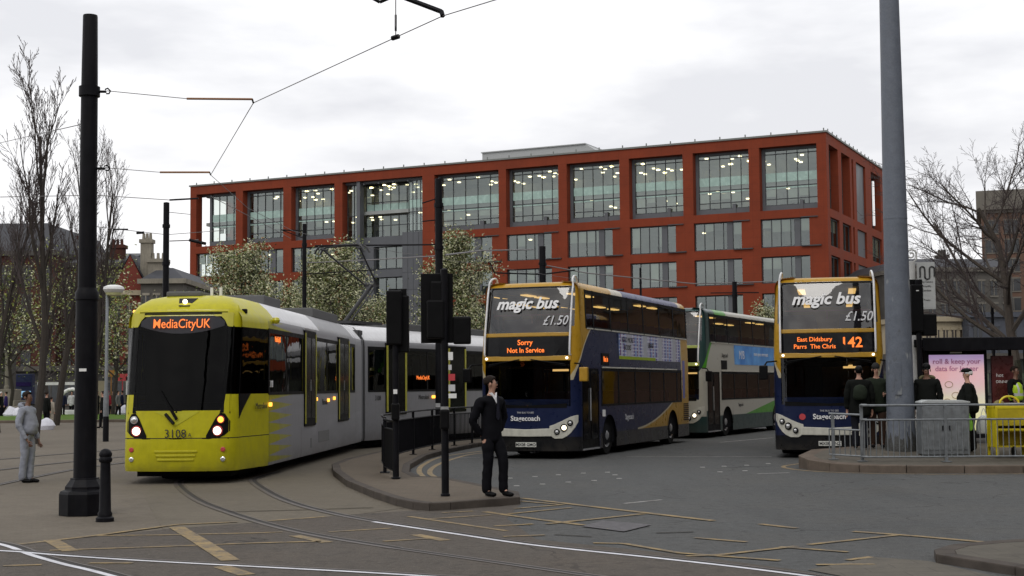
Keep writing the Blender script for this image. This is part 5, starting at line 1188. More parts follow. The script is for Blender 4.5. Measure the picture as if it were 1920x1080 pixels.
# people far off in the gardens
cols = [cloth('purple_coat', (.03, .02, .09)), blackc, cloth('navy_coat', (.015, .018, .04)), cloth('red_coat', (.22, .02, .03)), cloth('grey_coat', (.12, .12, .12)), cloth('beige_coat', (.3, .27, .22)), cloth('white_coat', (.6, .6, .6)), cloth('brown_coat', (.07, .045, .03))]
far = [(3, 'white hat and dark coat', 1, 92, 0), (12, 'purple coat', 0, 93, 2), (88, 'long black coat', 1, 66, 0), (118, 'dark navy coat', 2, 95, 1), (183, 'black coat with a pale bag', 1, 95, 0), (193, 'black coat walking', 1, 66, 1), (203, 'bright red hood', 3, 94, 0), (212, 'brown coat', 7, 97, 2), (222, 'grey coat', 4, 93, 1), (229, 'navy coat beside the tram', 2, 98, 0), (97, 'pale trousers crouching by a bag', 5, 70, 0), (135, 'white coat by the pale frame', 6, 97, 1)]
for k, (px, d_, c_, Yd, st_) in enumerate(far):
    X_ = (px-960)/F*Yd
    person((X_, Yd, .0), R([80, -80, 150, 10][k % 4]), 'distant pedestrian in the gardens, ' + d_, 1.45 if 'crouch' in d_ else 1.72, ('coat', cols[c_]), far=True, coat_len=.7, bulk=1.15, stance=((-.1, .12*st_), (.1, -.1*st_)),
           group='pedestrians far off in the gardens', hairm_=nm('white_hair') if 'white hat' in d_ else (cols[3] if 'red hood' in d_ else None), legs=cols[5] if 'pale trousers' in d_ else nm('suit_black'))
# ------------------------------------------------------------------ red brick office building
def brickcol(base, mort=.03, sc=1):
    def col(nt, vec, x, y, z):
        n = noise(nt, vec, 1.2, 4).ss(.3, .7); c = mixc(nt, n*.35, base, tuple(v*.72 for v in base))
        bandz = ((z*4).frac() < .12) * .12; c = mixc(nt, bandz, c, (.08, .03, .02))
        j = ((z*.98).frac() < .035) | ((x*.74+y*.74).frac() < .03); c = mixc(nt, j*.3, c, (.05, .02, .015))
        return mixc(nt, noise(nt, vec, 9, 3, .6, (1, 1, 3)).ss(.4, .75)*.3, c, tuple(min(1, v*1.25) for v in base))
    return col
redb = newmat('terracotta_brick', rough=.8, var=.14, vs_=.25, col=brickcol((.20, .040, .018)), spec=.15, streak=.12)
greyclad = newmat('grey_cladding', (.085, .09, .10), .5, var=.12, vs_=.6)
mull = newmat('mullion_metal', (.05, .055, .06), .5, .3)
spand = newmat('spandrel_green', (.33, .47, .42), .25, var=.12, vs_=1.5)
offglass = glassmat('office_glass', (.70, .75, .71), 1.5, minf=.19, gl=(.86, .95, .92), wob=.01)
offwall = newmat('office_wall', (.34, .36, .33), .8, var=.3, vs_=.4); blind = newmat('roller_blind', (.48, .52, .45), .8, var=.15, vs_=.5)
offdark = newmat('office_dark', (.03, .032, .035), .8, var=.3)
off = empty('office_building', (-44.42, 194.3, 0), -R(25.712), label='large red brick office building with a grid of glazed bays', cat='building')
LEN = 88.28; DEP = 34
cols_ = [(0, 1.04), (7.72, 8.87), (15.49, 16.77), (23.57, 24.8), (36.77, 38.5), (47.58, 48.6), (55.65, 56.77), (63.6, 64.82), (71.5, 72.73), (79.39, 80.63), (87.19, LEN)]
beams = [(20.4, 21.35), (16.12, 17.15), (12.0, 13.1), (7.9, 9.0), (3.8, 4.9)]
fr = MB()
for a, c in cols_: fr.box(a, c, 0, 1.3, 0, 28.6)
fr.box(0, LEN, 0, 1.3, 28.6, 29.75)
bays = list(zip([c[1] for c in cols_[:-1]], [c[0] for c in cols_[1:]]))
for i, (a, c) in enumerate(bays):
    if i == 3: continue
    for z0, z1 in beams: fr.box(a, c, .003, 1.3, z0, z1)
    if i >= 4:
        for k, (z0, z1) in enumerate(beams[1:]): fr.box(c-.98, c, .006, 1.3, z1, beams[k][0])
# right hand end wall: openings [(y0, y1)]
ops = [(1.14, 5.8), (7.5, 12.0), (13.0, 13.9), (15.5, 20.8), (24.2, 30.2)]
edges_ = [1.3] + [v for o in ops for v in o] + [DEP]
for a, c in zip(edges_[::2], edges_[1::2]):
    if c > a: fr.box(LEN-1.3, LEN, a, c, 0, 28.6)
fr.box(LEN-1.3, LEN, 1.3, DEP, 28.6, 29.75)
for o in ops:
    for z0, z1 in beams: fr.box(LEN-1.3, LEN-.003, max(1.3, o[0]), o[1], z0, z1)
fr.box(0, 1.3, 8, DEP, 0, 29.75); fr.box(1.3, LEN-1.3, DEP-.5, DEP, 0, 29.75)
fr.build('brick_frame', redb, off)
b = MB(); b.box(-.15, LEN+.15, -.15, DEP+.15, 29.75, 29.95)
for k in range(30): b.box(1+k*3, 1.12+k*3, -.05, .05, 29.95, 30.25)
for k in range(14): b.box(LEN-.05, LEN+.05, 1+k*2.2, 1.12+k*2.2, 29.95, 30.3)
b.build('coping', newmat('coping_grey', (.16, .17, .16), .6), off)
b = MB(); b.box(41.3, 56, 8, 20, 29.95, 32.3); b.add([(56, 8, 29.95), (56, 20, 29.95), (56, 8, 32.3), (56, 20, 32.3), (59.5, 8, 29.95), (59.5, 20, 29.95)], [(0, 4, 2), (1, 3, 5), (2, 4, 5, 3)]); b.box(41.2, 56, 7.8, 20.2, 32.3, 32.42)
b.build('plant_room', newmat('pale_cladding', (.34, .35, .35), .5, var=.06), off)
b = MB()
for x in (47, 51, 56, 60): b.box(x, x+1.4, 3, 4, 29.95, 30.5)
b.box(69, 76, 4, 9, 29.95, 30.45); b.build('roof_plant', mull, off)
# inside
b = MB()
for z in (28.5, 24.55, 20.5, 16.2, 12.1, 8, 3.9): b.box(1.4, LEN-1.4, 1.75, DEP-.6, z-.2 if z != 28.5 else 28.3, z+.25 if z != 28.5 else 28.59)
b.build('floor_slabs', newmat('slab_ceiling', (.34, .36, .35), .8, var=.2, vs_=.4), off)
b = MB(); b.box(9, LEN-7, 11, 11.3, 0, 28.4); b.box(LEN-7.3, LEN-7, 6, DEP-1, 0, 28.4)
r2 = random.Random(3)
b.build('inner_wall', offwall, off)
b = MB()
for i, (a, c) in enumerate(bays):
    for z in (21.4, 24.85, 17.2, 13.1, 9):
        for q in range(5):
            x = r2.uniform(a+.5, c-1); w = r2.uniform(.3, 1.3); h = r2.uniform(.7, 1.6); y = r2.uniform(2.6, 6); b.box(x, x+w, y, y+.5, z, z+h)
b.build('office_furniture', offdark, off)
lt = MB(); r3 = random.Random(11)
for i, (a, c) in enumerate(bays):
    if i == 0: continue
    for zc, n in ((28.26, (5, 8, 12, 14, 11, 13, 13, 11, 14, 6)[i]), (24.3, (2, 3, 4, 9, 4, 5, 6, 6, 9, 2)[i]), (20.25, 1)):
        for q in range(n if i != 3 else n+5):
            x = a + .9 + 1.35*r3.randrange(max(1, int((c-a-1)/1.35)+1)) + r3.uniform(-.1, .1); y = r3.choice([2.4, 3.7, 5.0, 6.3, 7.6, 8.9, 10.2]); lt.box(x-.17, x+.17, y-.17, y+.17, zc-.1, zc)
lt.build('ceiling_lamp', newmat('office_lamp', (.9, .85, .6), .3, emit=(1, .86, .55), es=4.5, var=0), off)
bl = MB()
def window(x0, x1, z0, z1, y, n, side=False, sub=(), nm_='window', extra=None, blinds=.4):
    g_ = MB()
    M = None if not side else Matrix.Translation((LEN, 0, 0)) @ Matrix.Rotation(R(90), 4, 'Z')
    p = [Vector((x0, y, z0)), Vector((x1, y, z0)), Vector((x1, y, z1)), Vector((x0, y, z1))]
    if M: p = [M @ v for v in p]
    g_.add(p, [(0, 1, 2, 3)]); w = g_.build(nm_, offglass, off, recalc=False)
    f = MB(); e = .03
    for q in range(n+1):
        x = x0+(x1-x0)*q/n; f.box(x-e, x+e, y-.09, y+.05, z0, z1, M=M)
    for z in (z0+.05, z1-.05) + tuple(sub): f.box(x0, x1, y-.07, y+.05, z-.05, z+.05, M=M)
    f.build('window_frame', mull, w)
    for q in range(n):
        if r3.random() < blinds:
            xa, xb = x0+(x1-x0)*q/n+.08, x0+(x1-x0)*(q+1)/n-.08; h = r3.choice([.3, .45, .45, .75])*(z1-z0); bl.box(xa, xb, y+.15, y+.18, z1-h, z1-.1, M=M)
    return w
for i, (a, c) in enumerate(bays):
    if i == 3: continue
    x0 = a + (1.85 if i == 0 else .35); yy = 1.25
    w = window(x0, c, 22.0, 28.35, yy, 5 if i else 4, sub=(24.2, 22.75, 27.9) if i else (24.2,), blinds=0)
    s = MB().box(x0+.05, c, yy-.02, yy+.03, 24.75, 25.75).box(x0+.05, c, yy-.018, yy+.028, 23.95, 24.12); s.build('spandrel', spand, w)
    q = MB(); q.box(x0, c, yy-.25, yy+.3, 21.35, 22.0); q.box(a, x0, yy-.2, yy+.3, 21.35, 28.6) if i else q.box(a+1.5, x0, yy-.2, yy+.3, 21.35, 28.6); q.box(a, c, yy-.05, yy+.2, 28.35, 28.6)
    if i > 3: q.box(a+(c-a)*.66, a+(c-a)*.72, yy-.35, yy-.1, 21.4, 22.5)
    q.build('bay_surround', greyclad, w)
    # blinds in the lower half of the tall windows
    for k in range(5):
        if r3.random() < .75: bl.box(x0+(c-x0)*k/5+.1, x0+(c-x0)*(k+1)/5-.1, yy+.15, yy+.18, 22.5+.9*r3.random(), 23.85)
    for k, (z0, z1) in enumerate(beams[1:]):
        e = c - (.98 if i >= 4 else .1); w = window(a+.05, e, z1+.03, beams[k][0]-.03, .42, 5, blinds=.5)
        MB().box(a+(e-a)*.68, a+(e-a)*.8, .3, .5, z1+.03, beams[k][0]-.03).build('grey_panel', greyclad, w)
    if i >= 4:
        b = MB()
        for z0, z1 in beams: b.box(c-1.9, c+.35, -.25, -.03, z1-.05, z1+.07) if z1 < 21 else b.box(c-1.9, c-.0, -.16, -.02, z0-.05, z0+.05)
        b.build('sun_shade', mull, off)
# entrance bay
a, c = bays[3]
window(a+2.1, c, 21.3, 28.3, 2.6, 8, sub=(24.2, 22.9, 26), blinds=0); s = MB().box(a+2.2, c, 2.56, 2.6, 24.75, 25.75); s.build('spandrel', spand, off)
window(a+.1, a+2.1, 17, 28.3, 1.2, 2, sub=(24.2, 21), blinds=0)
b = MB(); b.box(a+2.05, a+2.55, .2, 1.2, 4, 28.6); b.box(a, c, .8, 3, 28.3, 28.6); b.box(a+2.5, c-3.2, 1.0, 2.6, 20.0, 21.3); b.box(c-3.2, c-.1, .4, 2.8, 0, 21.6); b.box(a+2.5, c-3.2, 1.0, 2.6, 16, 17); b.box(a+2.5, c-3.2, 1.0, 2.6, 12, 13); b.box(a, a+2.05, .6, 1.1, 20, 21); b.box(a+2.5, a+4.2, .9, 2.4, 13, 20)
for k in range(4): b.box(a+3+2.2*k, a+3.15+2.2*k, .3, .8, 28.1, 28.3)
b.build('entrance_tower', greyclad, off)
b = MB()
for k in range(1, 4): b.box(c-3.2+k*.8-.02, c-3.2+k*.8+.02, .38, .41, 0, 21.6)
for k in range(9): b.box(c-3.2, c-.1, .385, .41, 2.2*k+1, 2.2*k+1.04)
b.build('cladding_joint', mull, off)
for z in (13.1, 17.1): window(a+4.2, c-3.3, z, z+2.9, 1.6, 3, blinds=0)
window(c-2.4, c-.1, 21.7, 28.3, .8, 4, sub=(24.2,), blinds=0); MB().box(c-2.3, c-.1, .76, .8, 24.75, 25.75).build('spandrel', spand, off)
window(a+.2, c-3.2, 4, 12, 1.6, 8, blinds=0)
# end wall windows and louvres
lv = MB()
for q, o in enumerate(ops):
    rows = [(21.35, 28.6)] + [(z1, beams[k][0]) for k, (z0, z1) in enumerate(beams[1:])]
    for z0, z1 in rows:
        if q == 3 or q == 2: lv.box(LEN-.35, LEN-.25, o[0], o[1], z0, z1)
        else: window(o[0], o[1], z0+.05, z1-.05, 1.0 if z1 > 25 else .35, 2, side=True, blinds=.2, sub=(24.2,) if z1 > 25 else ())
lv.build('louvre_panel', greyclad, off); bl.build('roller_blinds', blind, off)
MB().box(LEN-.3, LEN-.1, 26.2, 26.7, 21.9, 27.6).build('light_strip', newmat('strip_white', (.7, .7, .7), .4, emit=(1, 1, 1), es=.5), off)
MB().box(1.4, LEN-1.4, DEP-1, DEP-.6, 0, 28).build('rear_lining', offdark, off)

# ------------------------------------------------------------------ other buildings
def rowbuilding(name, loc, rz, w, d, h, mat, label, floors, nwin, roof=None, trim=None, winmat=None, z0=3.2, wfrac=.5, extras=None):
    t = empty(name, loc, rz, label=label, cat='building'); 
    MB().box(0, w, 0, d, 0, h).build('wall', mat, t)
    fh = (h-z0-.6)/floors; wm = winmat or nm('dull_glass')
    for f in range(floors):
        b = MB(); fr_ = MB()
        for k in range(nwin):
            cw = w/nwin; x = cw*(k+.5); ww = cw*wfrac; zb = z0+f*fh+.5
            b.box(x-ww/2, x+ww/2, -.04, .02, zb, zb+fh*.62)
            fr_.box(x-ww/2-.12, x+ww/2+.12, -.12, -.0, zb-.2, zb-.02); fr_.box(x-.05, x+.05, -.08, -.042, zb, zb+fh*.62); fr_.box(x-ww/2-.1, x+ww/2+.1, -.1, 0, zb+fh*.62, zb+fh*.62+.22)
        q = b.build('window_row', wm, t); q['kind'] = 'stuff' if nwin > 100 else 'part'; del q['kind']; fr_.build('window_trim', trim or mat, q)
    c = MB(); c.box(-.25, w+.25, -.35, d+.25, h, h+.45); c.build('cornice', trim or mat, t); MB().box(-.1, w+.1, -.18, d, z0-.3, z0).build('string_course', trim or mat, t)
    if roof:
        kind, rm, rh = roof; b = MB()
        if kind == 'mansard': b.add([(0, 0, h+.45), (w, 0, h+.45), (w, d, h+.45), (0, d, h+.45), (1.4, 1.6, h+rh), (w-1.4, 1.6, h+rh), (w-1.4, d-1.6, h+rh), (1.4, d-1.6, h+rh)], [(0, 1, 5, 4), (1, 2, 6, 5), (2, 3, 7, 6), (3, 0, 4, 7), (4, 5, 6, 7)])
        if kind == 'pitch': b.add([(-.2, -.3, h+.45), (w+.2, -.3, h+.45), (w+.2, d, h+.45), (-.2, d, h+.45), (-.2, d/2, h+rh), (w+.2, d/2, h+rh)], [(0, 1, 5, 4), (2, 3, 4, 5), (0, 4, 3), (1, 2, 5)])
        if kind == 'gable': b.add([(-.2, 0, h+.45), (w/2, 0, h+rh), (w+.2, 0, h+.45), (-.2, d, h+.45), (w/2, d, h+rh), (w+.2, d, h+.45)], [(0, 1, 4, 3), (1, 2, 5, 4)])
        b.build('roof', rm, t)
        if kind == 'gable': MB().prism([(0, h+.45), (w, h+.45), (w/2, h+rh-.1)], -d+.1, -.05, M=Matrix.Rotation(R(90), 4, 'X')).build('gable', mat, t)
    if extras:
        for x, y, s_, z_a, z_b, mt in extras:
            b = MB(); b.box(x-s_/2, x+s_/2, y-s_/2, y+s_/2, z_a, z_b); b.box(x-s_*.62, x+s_*.62, y-s_*.62, y+s_*.62, z_b, z_b+.35)
            for q in (-1, 0, 1): b.lathe([(.16, 0), (.13, .6)], c=(x+q*s_*.32, y, z_b+.35), n=8)
            b.build('chimney', mt, t)
    return t
newmat('dull_glass', (.02, .023, .026), .15, var=.3, vs_=.8)
slate = newmat('slate_roof', (.045, .047, .055), .65, var=.25, vs_=1.2); dbrick = newmat('dark_red_brick', rough=.85, spec=.1, var=.25, vs_=.5, col=brickcol((.075, .03, .023)), streak=.35)
bbrick = newmat('brown_brick', rough=.85, var=.15, vs_=.5, col=brickcol((.12, .07, .048)), streak=.3); stone = newmat('weathered_stone', (.22, .20, .16), .85, var=.3, vs_=.8, streak=.45)
brick2 = newmat('orange_red_brick', rough=.85, spec=.1, var=.15, vs_=.5, col=brickcol((.15, .038, .028)), streak=.2); dstone = newmat('sooty_stone', (.075, .07, .062), .85, var=.3, vs_=.8, streak=.45)
creamst = newmat('cream_stone', (.34, .29, .20), .8, var=.15, vs_=.8, streak=.25); conc = newmat('weathered_concrete', (.135, .125, .105), .8, var=.15, vs_=.8, streak=.3); bluegrey = newmat('blue_grey_cladding', (.055, .062, .08), .6, var=.2)
Wx = lambda px, Yd: (px-960)/F*Yd
rowbuilding('warehouse_building', (Wx(-120, 134), 134, 0), 0, 11.3, 20, 14.6, dbrick, 'dark red brick building with a mansard roof at the far left edge', 4, 6, ('mansard', slate, 3.3), dstone)
rowbuilding('brick_terrace', (Wx(112, 136), 136, 0), 0, 5.6, 18, 13.6, dbrick, 'narrow dark brick building behind the thick mast', 4, 4, ('pitch', slate, 2.2), dstone, extras=[(1.5, 3, 1.2, 13, 16.6, dbrick), (4.6, 3, 1.3, 13, 15.7, dbrick)])
rowbuilding('gabled_house', (Wx(207, 132), 132, 0), .0, 3.4, 16, 10.6, brick2, 'red brick gabled building beside the tall stone chimney', 3, 3, ('gable', slate, 3.9), creamst, wfrac=.45, extras=[(3.0, 1.2, 1.0, 10, 15.6, stone)])
rowbuilding('stone_building', (Wx(262, 131), 131, 0), 0, 4.0, 16, 11.6, dstone, 'sooty stone building with a squat chimney, left of the black mast behind the tram', 3, 4, ('mansard', slate, 1.6), stone, extras=[(1.1, 2, 1.5, 11, 13.7, stone)])
rowbuilding('brick_terrace', (Wx(322, 140), 140, 0), 0, 3.2, 10, 8.3, dbrick, 'low dark brick building seen just above the left end of the tram roof', 2, 3, ('pitch', slate, 1.4), dstone)
# monument with columns
t = empty('stone_monument', (Wx(8, 100), 100, 0), label='pale stone monument with columns and an arched canopy at the far left', cat='monument')
b = MB(); b.box(-2.2, 1.1, -1, 1.5, 0, 1.1); b.box(-1.9, .8, -.8, 1.3, 1.1, 1.9); b.build('plinth', stone, t, bevel=.05)
b = MB()
for x in (-1.5, -.55, .35): b.lathe([(.17, 1.9), (.17, 2.1), (.12, 2.15), (.11, 4.2), (.18, 4.35), (.18, 4.45)], c=(x, -.5, 0), n=10)
b.build('columns', stone, t)
b = MB(); b.box(-1.75, .6, -.75, 1.2, 4.45, 4.75); b.tube([(-.58+.95*math.cos(a), -.55, 4.75+.95*math.sin(a)) for a in [math.pi*k/10 for k in range(11)]], .15, 6); b.box(-1.6, .45, .2, 1.1, 1.9, 5.2); b.build('canopy', dstone, t)
# far right
rowbuilding('tower_block', (Wx(1846, 215), 215, 0), -.32, 20, 16, 27.5, bbrick, 'brown brick tower block with an overhanging concrete top floor, far right', 8, 7, None, conc, wfrac=.72)
b = MB(); b.box(-.7, 21, -.9, 17, 27.95, 30.9); tb = b.build('roof_storey', conc, None)
tb.parent = [o for o in bpy.data.objects if o.name.startswith('tower_block')][0]
rowbuilding('corner_building', (Wx(1690, 150), 150, 0), .12, 12.5, 18, 13.6, dstone, 'brown grey stone building beyond the banner and bare tree', 4, 9, ('mansard', slate, 1.5), conc, extras=[(6.5, 4, 1, 13, 15.4, dstone)])
rowbuilding('cream_building', (Wx(1700, 128), 128, 0), .1, 5.6, 8, 7.3, creamst, 'low cream stone facade with tall windows above the shelter', 2, 7, None, creamst, winmat=newmat('brown_glass', (.03, .02, .015), .3, var=.3), wfrac=.52)
rowbuilding('grey_building', (Wx(1816, 127), 127, 0), .1, 6.5, 8, 7.6, bluegrey, 'blue grey clad building right of the cream facade', 2, 4, None, bluegrey)
rowbuilding('shop_row', (Wx(1600, 112), 112, 0), .06, 22, 8, 3.6, newmat('dark_shopfront', (.03, .032, .035), .5, var=.4, vs_=.5), 'dark row of shop fronts behind the shelter', 1, 12, None, dstone, z0=.4, winmat=newmat('shop_window', (.12, .14, .10), .3, var=.5, vs_=.7), wfrac=.8)
# park kiosk row behind the lawn
rowbuilding('park_pavilion', (Wx(-160, 126), 126, 0), 0, 26, 5, 3.5, newmat('dark_pavilion', (.03, .028, .026), .8, var=.5, vs_=.6), 'long low dark pavilion behind the gardens', 1, 16, None, dstone, z0=.3, winmat=newmat('pavilion_glass', (.04, .045, .05), .3, var=.6, vs_=.9), wfrac=.7)
t = empty('awning', (Wx(110, 100), 100, 0), label='thin white awning on posts behind the bare tree trunks', cat='awning')
MB().box(-1.3, 1.6, -.6, .6, 2.15, 2.35).build('canopy', whitep, t); b = MB()
for x in (-1.2, .1, 1.4): b.box(x-.04, x+.04, -.1, .1, 0, 2.15)
b.build('posts', greysteel, t)
t = empty('pod_seat', (Wx(136, 96), 96, 0), label='white oval framed pod in the gardens beside the thick mast', cat='play pod')
MB().tube([(.85*math.cos(a), 0, .95+.9*math.sin(a)) for a in [2*math.pi*k/20 for k in range(21)]], .12, 8).build('ring', whitep, t, smooth=True); MB().box(-.7, .7, -.1, .1, .1, .45).build('seat_panel', whitep, t, bevel=.05)
t = empty('advert_kiosk', (Wx(48, 104), 104, 0), label='dark blue kiosk with a bright screen in the far left gardens', cat='kiosk')
MB().box(-.75, .6, -.3, .3, .8, 3.0).box(-.1, .1, -.1, .1, 0, .8).build('case', newmat('kiosk_blue', (.02, .03, .08), .4), t, bevel=.03); MB().box(-.4, .5, -.33, -.3, 1.3, 1.75).build('screen', newmat('kiosk_screen', (.2, .4, .6), .3, emit=(.3, .55, .8), es=.7), t)
MB().box(-.6, .5, -.33, -.3, 2.1, 2.4).build('sign_panel', cols[0], t)
tag(MB().box(-.6, .6, -.3, .3, .0, .75).build('stone_bench', stone, loc=(Wx(32, 93), 93, 0), bevel=.1), 'pale low stone block by the pedestrians at the far left', 'bench')

for k, (px, Yd, w_, h_, z_, mt, d_) in enumerate([(208, 99, .9, .45, 2.7, newmat('amber_sign', (.35, .16, .02), .5), 'small amber sign above the pedestrians right of the thick mast'), (187, 98, .9, 1.1, 1.3, newmat('cream_sign', (.28, .24, .16), .6), 'square cream board just right of the thick mast'), (229, 99, .8, .5, 2.4, redbadge, 'small red sign close to the left side of the tram'), (239, 99, .2, 1.3, 1.4, whitep, 'narrow white upright board touching the left side of the tram')]):
    b = MB(); b.box(-w_/2, w_/2, -.04, .04, z_, z_+h_); b.box(-.03, .03, .04, .1, 0, z_+h_*.5)
    tag(b.build('sign_board', mt, loc=(Wx(px, Yd), Yd, 0)), d_, 'sign')
for k, (px, Yd, r_, d_) in enumerate([(22, 92, .5, 'white sack beside the man in the white hat'), (34, 92, .45, 'second white sack, just left of the man in grey'), (89, 64, .38, 'white bag on the paving by the second tree trunk'), (233, 94, .5, 'round white sack beside the left side of the tram')]):
    b = MB(); b.lathe([(r_*.8, 0), (r_, r_*.5), (r_*.7, r_*1.1), (r_*.25, r_*1.45), (.02, r_*1.5)], n=12); o = b.build('sack', newmat('white_sack', (.6, .6, .66), .7) if k == 0 else nm('white_sack'), smooth=True, loc=(Wx(px, Yd), Yd, 0))
    for v in o.data.vertices: v.co *= 1 + .18*mnoise.noise(v.co*3+Vector((k, 0, 0)))
    tag(o, d_, 'sack', 'white sacks in the gardens')

# ------------------------------------------------------------------ trees
bark = newmat('dark_bark', (.035, .028, .022), .9, var=.3, bump=.5, bscale=20); barkg = newmat('grey_brown_bark', (.06, .048, .038), .9, var=.3, bump=.4, bscale=20)
twig = newmat('purple_brown_twigs', (.055, .042, .04), .9, var=.2)
def leafm(name, c, var=.35):
    m = newmat(name, c, .7, var=var, vs_=1.2); nt = m.node_tree; b = nt.nodes['Principled BSDF']
    t = nt.nodes.new('ShaderNodeBsdfTranslucent'); t.inputs[0].default_value = (*[min(1, v*1.2) for v in c], 1); mxs = nt.nodes.new('ShaderNodeMixShader'); mxs.inputs[0].default_value = .25
    o = nt.nodes['Material Output']; nt.links.new(b.outputs[0], mxs.inputs[1]); nt.links.new(t.outputs[0], mxs.inputs[2]); nt.links.new(mxs.outputs[0], o.inputs[0]); return m
blos = leafm('cream_blossom', (.56, .56, .36)); gleaf = leafm('olive_leaf', (.16, .19, .06)); oleaf = leafm('rusty_bud', (.22, .10, .04)); yleaf = leafm('fresh_green_leaf', (.24, .27, .05)); dleaf = leafm('dark_green_leaf', (.035, .045, .018))
def grow(seed, H, trunk_h, r0, upright, spread, levels=4, kids=(9, 6, 5, 4), lenk=(.62, .5, .45, .4), ang=(32, 38, 42, 45), wig=.12, lean=(0, 0), lean_bias=None):
    rr = random.Random(seed); tr, tw, tips = MB(), MB(), []
    def br(p, d, l, r, lv):
        n = 5 if lv < 2 else 3; pts = [p]; rs = [r]; q = p.copy(); dd = d.copy()
        for k in range(n):
            dd = (dd + V(rr.gauss(0, wig), rr.gauss(0, wig), rr.gauss(0, wig)*.6 + upright*.12*(lv > 0))).normalized(); q = q + dd*l/n; pts.append(q.copy()); rs.append(r*(1-(k+1)/n*(.72 if lv < levels else .8)))
        (tr if lv < 2 else tw).tube(pts, [max(v, .008) for v in rs], 8 if lv == 0 else (5 if lv == 1 else 3), caps=False)
        if lv >= levels: tips.append((pts[-1], dd)); tips.append((pts[1], dd)); return
        nk = kids[lv]
        for k in range(nk):
            t = (trunk_h/l if lv == 0 else .22) + (1-(trunk_h/l if lv == 0 else .22))*(k+.6*rr.random())/nk; t = min(t, .99)
            i = int(t*n); f = t*n-i; b0 = pts[i].lerp(pts[min(i+1, n)], f); rb = rs[i]*(1-f)+rs[min(i+1, n)]*f
            a = R(ang[lv]*rr.uniform(.7, 1.25)); az = rr.uniform(0, 2*math.pi) if lv else k*2.4+rr.random()
            base = (pts[min(i+1, n)]-pts[i]).normalized(); o1 = base.orthogonal().normalized(); o2 = base.cross(o1); side = o1*math.cos(az)+o2*math.sin(az)
            if lean_bias and lv < 2: side = (side + V(*lean_bias)).normalized()
            nd = base*math.cos(a)+side*math.sin(a)
            ll = l*lenk[lv]*rr.uniform(.7, 1.15)*(1-.45*t if lv == 0 else 1-.3*t)*(spread if lv == 0 else 1)
            br(b0, nd, ll, rb*.62, lv+1)
    br(V(0, 0, 0), V(lean[0], lean[1], 1).normalized(), H, r0, 0)
    return tr, tw, tips
def leaves(mb, pts, n, size, rr, spread=.35, mi=lambda r: 0, ok=lambda p: True):
    k = 0
    while k < n:
        p, d = pts[rr.randrange(len(pts))]; c = p + V(rr.gauss(0, spread), rr.gauss(0, spread), rr.gauss(0, spread)); k += 1
        if not ok(c): continue
        u = V(rr.gauss(0, 1), rr.gauss(0, 1), rr.gauss(0, 1)).normalized(); v = u.orthogonal().normalized(); s_ = size*rr.uniform(.6, 1.4); m_ = mi(rr)
        mb.add([c-u*s_*.5, c+v*s_*.28, c+u*s_*.5, c-v*s_*.28], [(0, 1, 2, 3)], m_)
def tree(name, loc, label, cat='tree', group=None, rz=0, foliage=None, bk=bark, tk=twig, **kw):
    t = empty(name, loc, rz, label=label, cat=cat, group=group); tr, tw, tips = grow(**kw)
    tr.build('trunk', bk, t, smooth=True); tw.build('crown', tk, t)
    if foliage:
        n, size, mats, mi, spread, ok = foliage; mb = MB(); leaves(mb, tips, n, size, random.Random(kw['seed']+50), spread, mi, ok); mb.build('foliage', mats, t, recalc=False)
    return t
up = dict(levels=4, kids=(12, 7, 5, 3), ang=(15, 20, 28, 34), lenk=(.5, .5, .5, .5), wig=.06)
yy = lambda p: p.z < 6.2
spring = (1500, .17, [gleaf, yleaf, dleaf], lambda r: r.choice((0, 1, 2, 2)), .5, lambda p: p.z < 7.5)
tree('poplar_tree', (-15.85, 47.0, 0), 'tall bare upright tree with its dark trunk just right of the man in grey', group='bare upright trees in the gardens', seed=1, H=10.3, trunk_h=2.2, r0=.15, upright=1.2, spread=.95, **up, foliage=(500, .12, [gleaf, yleaf], lambda r: r.choice((0, 0, 1)), .3, lambda p: p.z < 5))
tree('poplar_tree', (-23.2, 72, 0), 'tall bare tree seen just left of the thick mast', group='bare upright trees in the gardens', seed=2, H=13, trunk_h=2.4, r0=.19, upright=1.2, spread=.9, **up, foliage=(900, .14, [gleaf, yleaf, dleaf], lambda r: r.choice((0, 1, 2)), .4, lambda p: p.z < 8))
tree('poplar_tree', (-25.6, 70, 0), 'tall bare tree at the left edge of the gardens', group='bare upright trees in the gardens', seed=3, H=11.5, trunk_h=2.5, r0=.17, upright=1.2, spread=1.0, **up, foliage=spring)
tree('poplar_tree', (-23.6, 80, 0), 'bare tree rising just right of the thick mast', group='bare upright trees in the gardens', seed=4, H=13, trunk_h=2.4, r0=.18, upright=1.2, spread=.8, **up, foliage=spring)
tree('poplar_tree', (-21.8, 60, 0), 'bare tree at the very edge of the photo, left of the man in grey', group='bare upright trees in the gardens', seed=5, H=9, trunk_h=2.5, r0=.14, upright=1.2, spread=1.0, **up)
sm = dict(levels=3, kids=(11, 8, 6), ang=(48, 44, 44), lenk=(.5, .5, .5), wig=.14)
sl_ = (2200, .18, [gleaf, yleaf, dleaf, blos], lambda r: r.choice((0, 0, 1, 2, 2, 3)), .5, lambda p: True)
for k, (px, Yd, H_, d_) in enumerate([(18, 96, 9, 'above the stone monument'), (150, 100, 10, 'directly behind the thick mast'), (212, 95, 6.6, 'behind the slim lamp column'), (262, 98, 6.8, 'left of the tram cab roof'), (300, 92, 6.6, 'touching the black mast behind the tram'), (95, 102, 11, 'between the two tall bare trunks'), (330, 110, 7.8, 'at the left foot of the red building')]):
    tree('young_tree', (Wx(px, Yd), Yd, 0), 'small tree with sparse spring leaves ' + d_, group='spring trees in the gardens', seed=20+k, H=H_, trunk_h=2, r0=.14, upright=.3, spread=1.05, **sm, foliage=sl_)
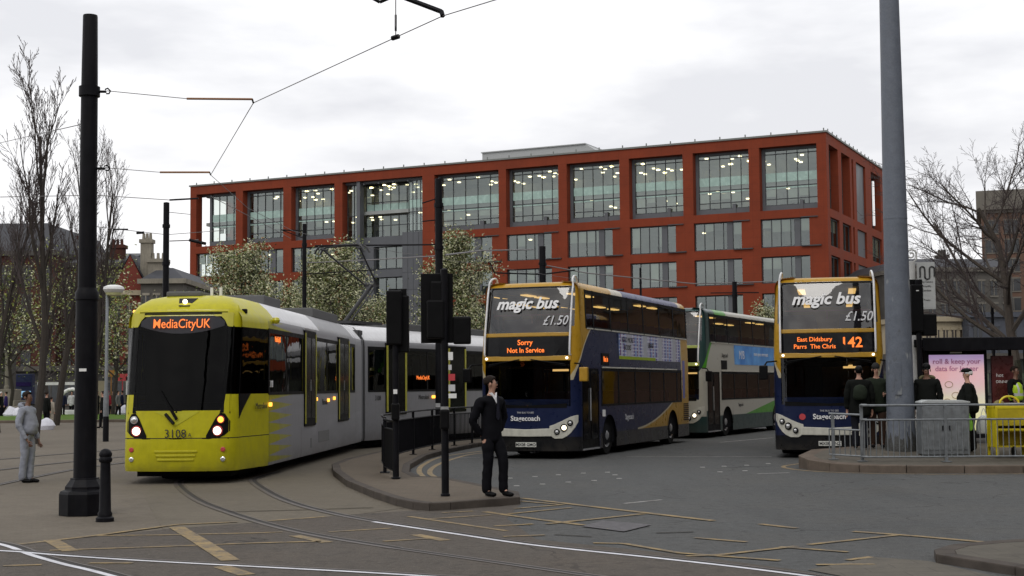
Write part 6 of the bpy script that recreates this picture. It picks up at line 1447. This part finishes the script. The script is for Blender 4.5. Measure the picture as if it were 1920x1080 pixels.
bl_ = dict(levels=3, kids=(16, 9, 6), ang=(40, 38, 42), lenk=(.42, .5, .5), wig=.1)
bf = lambda rust: (22000, .13, [blos, gleaf, oleaf, dleaf], (lambda r: r.choice((0, 0, 0, 0, 1, 1, 1, 3, 3, 3) + ((2,) if r.random() < rust else (1,)))), .28, lambda p: True)
for px, Yd, H_, sp_, ru, d_ in [(490, 70, 7.7, .9, .9, 'behind the tram roof, leftmost of its row'), (655, 74, 8.0, 1.15, .3, 'behind the pantograph'), (850, 72, 8.4, .85, .4, 'between the square signal board and the not-in-service bus'), (592, 82, 6.6, 1.0, .6, 'smaller and lower, beside the thin mast'), (1425, 88, 5.7, 1.0, .8, 'low over the roof of the green and white bus'), (745, 90, 6.2, 1.0, .5, 'half hidden by the first traffic signal')]:
    tree('blossom_tree', (Wx(px, Yd), Yd, 0), 'cream blossoming tree ' + d_, group='blossoming trees before the red building', seed=40+int(px), H=H_, trunk_h=1.8, r0=.14, upright=.5, spread=sp_, **bl_, foliage=bf(ru))
tree('bare_tree', (Wx(1898, 74), 74, 0), 'wide bare tree with crooked branches at the right, behind the shelter', seed=91, H=11.5, trunk_h=2.8, r0=.34, upright=.35, spread=1.35, levels=4, kids=(12, 9, 7, 5), ang=(55, 38, 40, 42), lenk=(.66, .55, .5, .5), wig=.15, bk=barkg, tk=twig, lean_bias=(-.25, 0, .1))
# hedges and shrubs at the far edge of the gardens
# buildings on the side of the square behind the photographer
for k, (x, w, h) in enumerate([(-75, 42, 17), (-32, 34, 20), (3, 38, 16), (43, 44, 19)]):
    rowbuilding('department_store', (x+w, -48, 0), math.pi, w, 14, h, (dbrick, dstone, bbrick, dstone)[k], ['red brick', 'sooty stone', 'brown brick', 'grey stone'][k] + ' commercial block on the side of the square behind the camera', 4, 9, ('mansard', slate, 2.5), dstone)

for k, (y, w, h) in enumerate([(-44, 40, 18), (-2, 36, 21), (36, 50, 19)]):
    rowbuilding('commercial_block', (34, y+w, 0), -math.pi/2, w, 14, h, (dstone, dbrick, bbrick)[k], ['sooty stone', 'dark red brick', 'brown brick'][k] + ' commercial block along the right side of the square, outside the photo', 4, 9, ('mansard', slate, 2.5), dstone)
